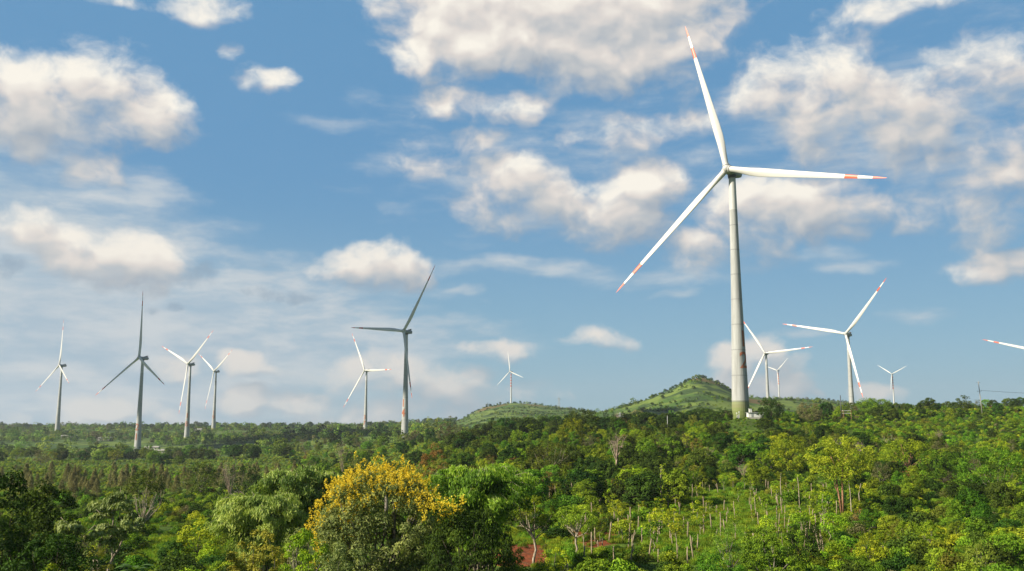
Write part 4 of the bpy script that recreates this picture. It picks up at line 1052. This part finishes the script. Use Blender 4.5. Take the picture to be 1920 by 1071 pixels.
for px_, Y_, top_, lab_ in ((1330, 262, 838, 'small bare grey tree on the slope left of the vivid green round tree'), (1395, 215, 868, 'thin bare tree behind the stakes, nearer than the other bare ones'), (1760, 300, 806, 'bare grey tree on the far part of the right slope'), (1612, 265, 828, 'bare tree between the airy trunks and the orange trunked tree'), (985, 185, 880, 'bare twiggy tree right of the green bamboo'), (640, 330, 832, 'bare tree in the fields behind the yellow blossom')):
    bare(px_, Y_, top_, 11, lab_, int(px_), .15)
rows()

def stakes():
    g = np.random.default_rng(12); V = []
    meshes = []
    for i in range(6):
        mb = MB(); h = 1.9 + .5 * g.random(); b1, b2 = g.normal() * .06, g.normal() * .06
        mb.tube([(0, 0, -.3), (b1, b2, h * .35), (b1 * 1.6, b2 * .5, h * .7), (b1 * 1.2 + .03, b2, h)], [.085, .075, .068, .058], 7)
        if i % 3 == 0: mb.tube([(b1, b2, h * .6), (b1 + .18, b2, h * .75), (b1 + .26, b2 + .05, h * .92)], [.05, .04, .03], 5)
        meshes.append(mb.build('wooden_stake', (B_STAKE,), False, True))
    pts = []
    # spots read off the photograph for the clearest ones, the rest follow the same loose rows
    seen = [(1150,985),(1168,1012),(1197,1000),(1225,1008),(1238,1003),(1262,1020),(1243,945),(1217,985),(1275,965),(1282,990),(1290,1010),(1300,1045),(1308,1030),(1320,1000),(1318,975),(1362,980),(1360,1000),
            (1378,970),(1335,990),(1342,960),(1376,955),(1405,945),(1410,968),(1423,985),(1440,970),(1460,980),(1456,945),(1500,970),(1512,1005),(1524,975),(1542,995),(1548,960),(1300,900),(1190,940),(1205,960),
            (1110,1040),(1095,1060),(1130,1030),(1105,1000),(1180,1060),(1150,1050),(1215,1045),(1235,1060),(1270,1050),(1290,1060),(1065,1060),(1196,900),(1170,895),(1142,888),(1030,935),(1043,933),(1072,925),(1235,890),(1242,897),(1188,890),(1280,895)]
    for px, py in seen:
        Y = row_Y(px, py + 6)
        if Y: pts.append((px_x(px, Y), Y))
    while len(pts) < 165:
        Y = g.uniform(106, 205); q = g.uniform(1090, 1570); x = px_x(q, Y)
        if all((x - a) ** 2 + (Y - b) ** 2 > 2.2 for a, b in pts) and free(x, Y, .2, .55): pts.append((x, Y))
    for i, (x, y) in enumerate(pts):
        o = link('wooden_stake', meshes[g.integers(len(meshes))], None, (x, y, gz(x, y)), label='pale weathered stake standing upright in the cleared field', category='wooden stake', group='wooden stakes in the cleared field')
        o.rotation_euler = (g.normal() * .07, g.normal() * .09, g.random() * 6.28); s = g.uniform(.75, 1.25); o.scale = (s, s, s * g.uniform(.85, 1.15))
stakes()

# ------------------------------------------------------------------ countless ground cover: instances on one object each
LIB = bpy.data.collections.new('plant_library')
def scatter(name, label, meshes, P, rot, scl, idx):
    objs = []
    for i, me in enumerate(meshes):
        o = bpy.data.objects.new(name + '_source', me); objs.append(o)
    me = bpy.data.meshes.new(name); me.vertices.add(len(P)); me.vertices.foreach_set('co', np.asarray(P, np.float32).ravel())
    a = me.attributes.new('rot', 'FLOAT_VECTOR', 'POINT'); a.data.foreach_set('vector', np.asarray(rot, np.float32).ravel())
    a = me.attributes.new('scl', 'FLOAT_VECTOR', 'POINT'); a.data.foreach_set('vector', np.asarray(scl, np.float32).ravel())
    a = me.attributes.new('idx', 'INT', 'POINT'); a.data.foreach_set('value', np.asarray(idx, np.int32))
    o = link(name, me, label=label, kind='stuff')
    ng = bpy.data.node_groups.new(name, 'GeometryNodeTree')
    ng.interface.new_socket('Geometry', in_out='INPUT', socket_type='NodeSocketGeometry'); ng.interface.new_socket('Geometry', in_out='OUTPUT', socket_type='NodeSocketGeometry')
    gi = ng.nodes.new('NodeGroupInput'); go = ng.nodes.new('NodeGroupOutput')
    m2p = ng.nodes.new('GeometryNodeMeshToPoints'); ng.links.new(gi.outputs[0], m2p.inputs[0])
    coll = bpy.data.collections.new(name + '_library')
    for q in objs: coll.objects.link(q)
    ci = ng.nodes.new('GeometryNodeCollectionInfo'); ci.inputs[0].default_value = coll; ci.inputs['Separate Children'].default_value = True; ci.inputs['Reset Children'].default_value = True
    iop = ng.nodes.new('GeometryNodeInstanceOnPoints'); iop.inputs['Pick Instance'].default_value = True
    def attr(n, t):
        x = ng.nodes.new('GeometryNodeInputNamedAttribute'); x.data_type = t; x.inputs[0].default_value = n
        return next(s for s in x.outputs if s.enabled and s.name == 'Attribute')
    ng.links.new(m2p.outputs[0], iop.inputs['Points']); ng.links.new(ci.outputs[0], iop.inputs['Instance'])
    ng.links.new(attr('idx', 'INT'), iop.inputs['Instance Index']); ng.links.new(attr('rot', 'FLOAT_VECTOR'), iop.inputs['Rotation']); ng.links.new(attr('scl', 'FLOAT_VECTOR'), iop.inputs['Scale'])
    ng.links.new(iop.outputs[0], go.inputs[0])
    md = o.modifiers.new('scatter', 'NODES'); md.node_group = ng
    return o
def fan(g, n, p0, p1, Y0, Y1, power=1.0):
    """random ground points seen between two columns and two distances"""
    Y = (g.uniform(Y0 ** (1 + power), Y1 ** (1 + power), n)) ** (1 / (1 + power)); q = g.uniform(p0, p1, n)
    return (q - 960) / F * Y * .995, Y, q
def do_scatter(name, label, meshes, x, y, s, g, wts=None, sz=None, sink=0.0, tilt=.06):
    z = ground(x, y) - sink * s; n = len(x)
    rot = np.stack([g.normal(size=n) * tilt, g.normal(size=n) * tilt, g.random(n) * 6.28], 1)
    a = s * g.uniform(.85, 1.2, n); b = s * g.uniform(.85, 1.2, n); c = s * (sz if sz is not None else g.uniform(.8, 1.2, n))
    idx = g.choice(len(meshes), n, p=wts)
    return scatter(name, label, meshes, np.stack([x, y, z], 1), rot, np.stack([a, b, c], 1), idx)
def taken(x, y, extra=0.0):
    bad = np.zeros(len(x), bool)
    for a, b, r in OCC: bad |= (x - a) ** 2 + (y - b) ** 2 < (r * .55 + extra) ** 2
    return bad
def cleared(q, Y):
    """1 inside the staked field and the grassy openings, where scrub stays low and thin"""
    f = np.clip(1.25 - ((q - 1335) / 225) ** 2 - ((Y - 148) / 50) ** 2, 0, 1)
    f = np.maximum(f, np.clip(1.2 - ((q - 1655) / 70) ** 2 - ((Y - 122) / 20) ** 2, 0, 1))
    f = np.maximum(f, np.clip(1.2 - ((q - 350) / 90) ** 2 - ((Y - 118) / 28) ** 2, 0, 1))
    f = np.maximum(f, np.clip(1.2 - ((q - 1000) / 110) ** 2 - ((Y - 112) / 16) ** 2, 0, 1))
    return f
def cover():
    g = np.random.default_rng(99)
    def bushes(m, seeds, r=1.0, h=1.3, n=26, nl=26, leaf=.22, asp=.55):
        return [make_bush(s, r, h, n, nl, leaf, asp).mesh('bush', (m,)) for s in seeds]
    near = bushes(L_MID, (201, 202, 203), n=40, nl=30, leaf=.16) + bushes(L_DARK, (204, 205), n=40, nl=30, leaf=.16) + bushes(L_LIME, (206, 207), n=36, nl=30, leaf=.15) + bushes(L_OLIVE, (208,), n=36, nl=28, leaf=.15) + bushes(L_BROWN, (209,), n=26, nl=20, leaf=.14)
    # scrub between the trees, nearer than 260 m
    x, y, q = fan(g, 12400, -420, 2380, 60, 270); f = cleared(q, y)
    keep = (g.random(len(x)) > f * .98) & ~taken(x, y); patch = fbm(x / 14, y / 14, 3, 31)
    keep &= patch > -.22
    x, y, q, patch = x[keep], y[keep], q[keep], patch[keep]
    s = np.clip(.75 * np.exp(g.normal(size=len(x)) * .42), .35, 2.0) * (1 + .6 * patch)
    do_scatter('scrub', 'waist high mixed scrub covering the near slope and fields', near, x, y, s, g, [.22, .16, .14, .13, .09, .10, .06, .07, .03])
    # low plants in the cleared field
    x, y, q = fan(g, 4800, -420, 2380, 60, 250); f = cleared(q, y); keep = (g.random(len(x)) < f * .8 + .05)
    x, y = x[keep], y[keep]
    do_scatter('low_weeds', 'knee high leafy weeds in the cleared patches', near, x, y, g.uniform(.22, .55, len(x)), g, [.2, .14, .06, .04, .02, .22, .18, .11, .03])
    # grass tufts
    tufts = []
    for sd in range(4):
        gg = np.random.default_rng(300 + sd); lv = Leaves(); n = 150
        a = gg.random(n) * 6.28; r = gg.random(n) ** .5 * .55; d = np.stack([np.cos(a), np.sin(a), np.zeros(n)], 1)
        L = gg.uniform(.25, .6, n); T = d * .45 + np.array([0, 0, 1.0]) + gg.normal(size=(n, 3)) * .2
        lv.add(d * r[:, None] + np.array([0, 0, 1]) * (L * .42)[:, None], d + gg.normal(size=(n, 3)) * .5, T, L, .05, np.clip(.5 + gg.normal(size=n) * .25, 0, 1)); tufts.append(lv.mesh('tuft', (L_GRASS,)))
    x, y, q = fan(g, 54000, -420, 2380, 54, 240); f = cleared(q, y); keep = (g.random(len(x)) < f * .95 + .12)
    dirt = fbm(x / 6, y / 6, 3, 21); dd = np.zeros(len(x))
    for (px, Yc, rx, ry) in ((972, 106, 4.0, 12), (1100, 128, 4, 5), (1130, 138, 6, 4), (1190, 150, 6, 3.5), (1160, 144, 4, 3), (1640, 108, 3, 5)):
        dd = np.maximum(dd, .85 - (((q - px) / F * y) / rx) ** 2 - ((y - Yc) / ry) ** 2)
    keep &= dd < .15
    x, y = x[keep], y[keep]
    do_scatter('grass', 'bright green grass in the clearings', tufts, x, y, g.uniform(.6, 1.5, len(x)), g)
    # coffee rows and thickets of the middle distance
    lowp = bushes(L_MID, (211, 212, 213), 1.3, 1.7, 20, 22, .34) + bushes(L_DARK, (214, 215), 1.3, 1.9, 20, 22, .34) + bushes(L_LIME, (216,), 1.2, 1.5, 18, 20, .32) + bushes(L_BROWN, (217,), 1.1, 1.7, 14, 18, .28) + bushes(L_OLIVE, (218,), 1.2, 1.6, 16, 20, .30)
    x, y, q = fan(g, 38000, -300, 2280, 250, 700)
    row = np.sin((x * .55 + y * .83) / 3.4 * 2 * np.pi / 2 + 1.5 * fbm(x / 60, y / 60, 2, 41)); open_ = (q < 700) & (y > 330)
    keep = ~taken(x, y) & ((~open_) | (row > -.25))
    x, y, q = x[keep], y[keep], q[keep]
    s = g.uniform(.7, 1.35, len(x)) * np.where((q < 640), .72, .82) * (1 + .35 * fbm(x / 30, y / 30, 3, 43))
    coff = bushes(L_COFFEE, (221, 222, 223), 1.3, 1.6, 20, 22, .34)
    s = np.where((np.abs(q - 1396) < 34) & (y > 330) & (y < 402), s * .45, s)
    L_ = (q < 800) & (y > 240)
    idx_l = L_ & (fbm(x / 45, y / 70, 3, 91) > -.34)
    do_scatter('coffee_rows', 'sunlit coffee bushes in rows over the left fields', coff + [lowp[5], lowp[7]], x[idx_l], y[idx_l], s[idx_l], g, [.25, .2, .15, .3, .1])
    x, y, q, s = x[~idx_l], y[~idx_l], q[~idx_l], s[~idx_l]
    do_scatter('coffee_bushes', 'coffee bushes and thicket covering the middle distance', lowp, x, y, s, g, [.26, .2, .16, .12, .08, .08, .04, .06])
    # denser thicket trees too many to count, up the slope and along the valley
    th = [KINDS[k][i][0] for k, i in (('dark', 0), ('dark', 1), ('mid', 0), ('mid', 2), ('lime', 0), ('olive', 1), ('dark', 3), ('brown', 0), ('upright', 0), ('upright', 1), ('airy', 0), ('conegreen', 0), ('rust', 0))]
    x, y, q = fan(g, 5600, 540, 2300, 110, 640); f = cleared(q, y); n_ = fbm(x / 24, y / 24, 3, 61)
    keep = ~((np.abs(q - 1398) < 34) & (y > 270) & (y < 400)) & ~taken(x, y) & (f < .05) & (n_ > -.22) & ~((q > 1440) & (y > 320) & (g.random(len(x)) < .75)) & ((y > 175) | (q > 1540) | (g.random(len(x)) < .4)) & ((y > 165) | (q > 900)) & ~((q < 800) & (g.random(len(x)) < .65))
    x, y, q, n_ = x[keep], y[keep], q[keep], n_[keep]
    do_scatter('thicket', 'dense thicket of small trees merging over the slope', th, x, y, np.clip(.46 * np.exp(g.normal(size=len(x)) * .34), .22, .95) * (1 + .5 * n_), g, [.16, .12, .14, .12, .07, .04, .08, .04, .07, .05, .05, .03, .03])
    # scrub on the grassy hills
    x, y, q = fan(g, 16000, 850, 1720, 1000, 2300); n_ = fbm(x / 60, y / 60, 4, 71); keep = n_ > .13
    x, y, n_ = x[keep], y[keep], n_[keep]
    do_scatter('hill_scrub', 'low dark scrub in patches over the hills', lowp, x, y, g.uniform(.5, 1.3, len(x)) * (1 + n_), g, [.1, .1, .1, .3, .3, .02, .04, .04])
    # woods and orchards out to the far ridge, each tree only a few pixels
    fars = []
    for i, m in enumerate((L_DARK, L_MID, L_COFFEE, L_MID, L_BROWN)):
        lv, mb = make_tree(400 + i, 3.0, 2.7, 3.6, 26, .95, 13, .95, 1.5, .2, low=-.9, nl=2); fars.append(lv.mesh('far_tree', (m,)))
    x, y, q = fan(g, 40000, -250, 2200, 680, 2900)
    hillside = ((q > 850) & (y > 950))
    grove = fbm(x / 130, y / 130, 4, 51)
    keep = np.where(hillside, (grove > .16) & (g.random(len(x)) < .5), ((grove + .30 * np.sin(y / 85.0 + x / 400.) > .10) | (g.random(len(x)) < .06) | (y > 2050)))
    for k, v in TURB.items(): keep &= (x - v[1]) ** 2 + (y - v[0]) ** 2 > 18 ** 2
    x, y, q, gr = x[keep], y[keep], q[keep], grove[keep]
    s = g.uniform(.55, 1.15, len(x)) * np.where((q > 850) & (y > 950), .62, 1.0) * np.where(g.random(len(x)) < .08, 1.9, 1)
    do_scatter('far_woods', 'distant woodland and orchards out to the far ridge', fars, x, y, s, g, [.3, .2, .25, .15, .1])
cover()

def ridge_trees():
    g = np.random.default_rng(640)
    x, y, q = fan(g, 520, -200, 860, 1850, 2450)
    far = [KINDS['dark'][0][0], KINDS['dark'][2][0], KINDS['mid'][1][0], KINDS['upright'][0][0]]
    do_scatter('ridge_woods', 'taller trees breaking the line of the far left ridge', far, x, y, np.clip(1.35 * np.exp(g.normal(size=len(x)) * .30), .7, 2.3), g, [.35, .3, .25, .1])
ridge_trees()
def hill_trees():
    """scattered bushes one can pick out on the grassy hills"""
    g = np.random.default_rng(500); n = 0
    spots = [(1312, 1300, 5.5), (1300, 1290, 4.5), (1322, 1290, 4.5), (1334, 1285, 4), (1345, 1280, 4), (1290, 1290, 3.5), (1306, 1280, 5), (1318, 1278, 4.5), (1355, 1275, 3.5), (1247, 1290, 4.5), (1262, 1285, 4)]
    for px in np.arange(1165, 1300, 6.5): spots.append((px + g.normal() * 2, 1290 + g.normal() * 25, g.uniform(2.5, 4.5)))
    for i in range(34): spots.append((g.uniform(1170, 1560), g.uniform(1050, 1290), g.uniform(2.2, 4.5)))
    for px in np.arange(868, 1080, 9): spots.append((px + g.normal() * 3, 2150 + g.normal() * 40, g.uniform(3, 6)))
    for px in np.arange(1420, 1700, 11): spots.append((px + g.normal() * 3, 2260 + g.normal() * 30, g.uniform(3.5, 7)))
    for px, Y, h in spots:
        x = px_x(px, Y)
        if any((x - v[1]) ** 2 + (Y - v[0]) ** 2 < 200 for v in TURB.values()): continue
        if px < 1110: lab, gr = 'small tree on the low round hill with the striped turbine', 'small trees on the low round hill'
        elif Y > 2000: lab, gr = 'small tree on the far ridge behind the right hand turbines', 'small trees on the far right ridge'
        else: lab, gr = 'dark shrub dotted on the pointed green hill', 'shrubs dotted on the pointed hill'
        plant('dark' if g.random() < .8 else 'mid', 'hill_tree', lab, gr, x, Y, h, g, wide=1.1)
hill_trees()

# ------------------------------------------------------------------ masts, poles and the small buildings
def lattice(px, Y, top, w0, label, name='lattice_mast', arms=True, material=None):
    x = px_x(px, Y); z = gz(x, Y); H = row_z(top, Y) - z; m = material or M_GALV
    t = thing(name, label, 'lattice mast', (x, Y, z - .3)); r = max(.10, Y * 3e-4 * .55)
    mb = MB(); n = 8
    def c(i, k): 
        w = w0 / 2 * (1 - .82 * i / n); return ((1, 1, -1, -1)[k] * w, (1, -1, -1, 1)[k] * w, H * i / n)
    for k in range(4): mb.tube([c(0, k), c(n, k)], [r, r * .7], 4)
    for i in range(n):
        for k in range(4):
            mb.tube([c(i, k), c(i + 1, (k + 1) % 4)], [r * .45] * 2, 3); mb.tube([c(i + 1, k), c(i + 1, (k + 1) % 4)], [r * .45] * 2, 3)
    mb.build('frame', (m,), t)
    if arms:
        for zf, w in ((.78, .9), (.9, .75)):
            a = MB(); a.tube([(-w0 * w, 0, H * zf), (0, 0, H * zf + .5), (w0 * w, 0, H * zf)], [r * .5, r * .9, r * .5], 4); a.build('cross_arm', (m,), t)
lattice(1048, 2080, 745, 6.0, 'steel lattice pylon on the shoulder of the low round hill')
lattice(1163, 420, 772, 2.0, 'pale lattice mast rising from the rim trees at the saddle')
def pole(px, Y, top, label, r=.16, arm=True, lean=0.0, material=None):
    x = px_x(px, Y); z = gz(x, Y); H = row_z(top, Y) - z
    t = thing('utility_pole', label, 'utility pole', (x, Y, z - .3)); t.rotation_euler = (0, lean, 0)
    mb = MB(); mb.tube([(0, 0, 0), (0, 0, H)], [r * 1.25, r * .8], 10); mb.build('shaft', (material or M_POLE,), t, True)
    if arm:
        for zz, w in ((H * .96, .9), (H * .70, 1.1)):
            a = MB(); a.box((0, 0, zz), (w * 2, .12, .14)); ao = a.build('cross_arm', (M_GALV,), t)
            for s in (-.9, 0, .9): 
                i = MB(); i.tube([(s * w, 0, zz + .07), (s * w, 0, zz + .35)], [.07, .05], 6); i.build('insulator', (M_DARKMET,), ao)
    return x, Y, z, H
pw = pole(1842, 455, 714, 'concrete utility pole with cross arms on the right skyline', .2, lean=-.05)
pole(1578, 440, 740, 'dark pole beside the right grey turbine', .22, False, material=M_DARKMET)
pole(1252, 365, 778, 'short white post at the edge of the upper slope', .07, False, material=M_WHITE)
def wires():
    mb = MB(); x, y, z, H = pw; zt = z + H * .70
    x2 = x + 120; 
    for s in (-.9, .9):
        pts = []
        for i in range(15):
            t = i / 14; pts.append((x - .5 + (x2 - x) * t, y + s + 30 * t, zt + .2 - 3.2 * 4 * t * (1 - t) * .5 - .5 * t))
        mb.tube(pts, [.03] * 15, 4)
    mb.build('overhead_wires', (M_DARKMET,), None, label='thin overhead wire running right from the utility pole', category='wire')
wires()
def hut():
    Y = 384.0; x = px_x(1416, Y); z = gz(x, Y)
    t = thing('switch_house', 'low white building with flat roof beside the foot of the huge tower', 'building', (x, Y, z + .6))
    b = MB(); b.box((0, 0, .9), (6.4, 3.0, 1.8)); b.build('wall', (M_WHITE,), t)
    b = MB(); b.box((0, 0, 1.92), (7.0, 3.6, .2)); b.build('roof', (M_GALV,), t)
    b = MB(); b.box((-1.5, -1.52, .85), (.9, .06, 1.6)); b.build('door', (M_NAC,), t)
    for dx in (.6, 2.2): b = MB(); b.box((dx, -1.52, 1.2), (.8, .06, .5)); b.build('window', (M_DARKMET,), t)
    b = MB(); b.box((0, 0, -.6), (6.8, 3.3, 1.18)); b.build('plinth', (M_POLE,), t)
    x = px_x(1407.5, 390); z = gz(x, 390)
    t = thing('transformer_cabinet', 'slim white cabinet touching the right side of the huge tower foot', 'cabinet', (x, 390, z - .2))
    b = MB(); b.box((0, 0, 2.1), (1.1, 1.1, 4.2)); b.build('body', (M_WHITE,), t); b = MB(); b.box((0, 0, 4.27), (1.4, 1.4, .14)); b.build('lid', (M_GALV,), t)
    x = px_x(1384.5, 391.5); z = gz(x, 391.5)
    t = thing('entrance_stairs', 'white entrance steps and lamp globes in front of the huge tower foot', 'stairs', (x, 391.5, z - .2)); t.scale = (.8, .8, .8)
    for i in range(6): b = MB(); b.box((-.9 + .24 * i, 0, .3 + .2 * i), (.24, .8, .6 + .4 * i)); b.build('step', (M_GALV,), t)
    b = MB()
    for sx in (-.9, .4): b.tube([(sx, -.5, .6), (sx, -.5, 3.0 if sx < 0 else 3.6)], [.07, .06], 6)
    b.tube([(-.9, -.5, 1.6), (.4, -.5, 3.2)], [.05, .05], 5); b.build('handrail', (M_WHITE,), t)
    for sx, sz in ((-.9, 3.3), (.4, 3.9)):
        b = MB(); b.tube([(sx, -.5, sz - .35), (sx, -.5, sz - .2), (sx, -.5, sz), (sx, -.5, sz + .2), (sx, -.5, sz + .33)], [.1, .28, .35, .28, .08], 10); b.build('lamp_globe', (M_WHITE,), t, True)
    # sheds on the plain and the framework at the right turbine
    Y = 430.0; x = px_x(1588, Y); z = gz(x, Y)
    t = thing('platform', 'rusty white framework platform beside the dark pole', 'platform', (x, Y, z))
    b = MB()
    for sx in (-1.8, 1.8):
        for sy in (-1, 1): b.tube([(sx, sy, 0), (sx, sy, 4.6)], [.12, .10], 5)
    b.build('frame', (B_RED,), t)
    for zz in (3.2, 4.4): b = MB(); b.box((0, 0, zz), (3.4, 2.0, .16)); b.build('deck', (M_WHITE,), t)
    for (px, Y, w, lab) in ((285, 1080, 16, 'long low white greenhouse roof right of the foot of the number 21 turbine'), (301, 980, 14, 'pale shed roof below the long greenhouse roof'), (372, 1650, 12, 'pale roofed shed beside the bare earth on the far ridge'), (130, 1350, 22, 'long pale roof near the leftmost turbine'), (196, 1300, 20, 'long pale roof midway between the two leftmost turbines')):
        x = px_x(px, Y); z = gz(x, Y)
        t = thing('farm_shed', lab, 'shed', (x, Y, z - .2)); b = MB(); b.box((0, 0, 1.8), (w, 7, 3.6)); b.build('wall', (M_POLE,), t)
        b = MB(); V = [(-w/2-.5, -4, 3.62), (w/2+.5, -4, 3.62), (w/2+.5, 4, 3.62), (-w/2-.5, 4, 3.62), (-w/2-.5, 0, 5.2), (w/2+.5, 0, 5.2)]
        b.add(V, [(0, 1, 5, 4), (3, 4, 5, 2), (0, 3, 2, 1), (0, 4, 3), (1, 2, 5)]); b.build('roof', (M_POLE,), t)
hut()

# ------------------------------------------------------------------ clouds outside the frame whose shadow lies on two of the turbines
def cast_cloud(target, hgt, rad, seed, lab):
    g = np.random.default_rng(seed); tz = target[2]; t = (hgt - tz) / TOSUN.z
    c = np.array(target) + np.array(TOSUN) * t
    bm = bmesh.new(); bmesh.ops.create_icosphere(bm, subdivisions=5, radius=1.0)
    ld = unit(g.normal(size=(26, 3))); la = g.uniform(.05, .22, 26)
    for v in bm.verts:
        d = np.array(v.co); a = np.arccos(np.clip(ld @ d, -1, 1)); r = .86 + (la * np.exp(-(a / .42) ** 2)).max() + .03 * math.sin(9 * d[0] + 4 * d[1]) * math.sin(8 * d[2] + 3)
        v.co = (d[0] * r * rad[0], d[1] * r * rad[1], d[2] * r * rad[2] * (1 if d[2] > 0 else .8))
    me = bpy.data.meshes.new('cloud'); bm.to_mesh(me); bm.free()
    for p_ in me.polygons: p_.use_smooth = True
    me.materials.append(M_CLOUD); o = link('cloud', me, None, tuple(c), kind='structure'); return o
m, T = mat('cloud_white'); finish(T, principled(T, (.85, .85, .86), 1.0, 0.0).outputs[0]); M_CLOUD = m
cast_cloud((TURB['B'][1], TURB['B'][0], 88), 700, (95, 120, 82), 1, '')
cast_cloud((TURB['F'][1], TURB['F'][0], 106), 700, (95, 120, 84), 2, '')
# ------------------------------------------------------------------ haze
def haze():
    m, T = mat('haze_air')
    v = T.nodes.new('ShaderNodeVolumePrincipled'); v.inputs['Color'].default_value = (.80, .89, 1.0, 1); v.inputs['Density'].default_value = 7.5e-5; v.inputs['Anisotropy'].default_value = .2
    o = T.nodes.new('ShaderNodeOutputMaterial'); T.links.new(v.outputs[0], o.inputs['Volume'])
    b = MB(); b.box((0, 0, 0), (12600, 12600, 330)); ob = b.build('haze', (m,), None, kind='stuff', label='thin blue haze lying over the plain'); ob.location = (0, 0, 75)
haze()

# ---- small groups of look-alikes: say which one by its order from the left
def order_labels():
    gr = {}
    for o in S.objects:
        if o.parent is None and 'group' in o and 'label' in o: gr.setdefault((o['group'], o['label']), []).append(o)
    N = ['', 'second', 'third', 'fourth', 'fifth', 'sixth', 'seventh', 'eighth', 'ninth', 'tenth', 'eleventh', 'twelfth', 'thirteenth', 'fourteenth', 'fifteenth', 'sixteenth', 'seventeenth', 'eighteenth', 'nineteenth', 'twentieth']
    for (g_, l_), L in gr.items():
        if len(L) < 2 or len(L) > 20: continue
        L.sort(key=lambda o: o.location.x / o.location.y); hs = [o.scale[2] for o in L]
        for i, o in enumerate(L):
            w = 'leftmost' if i == 0 else ('rightmost' if i == len(L) - 1 else N[i] + ' from left')
            o['label'] = w + ' of the ' + g_
order_labels()
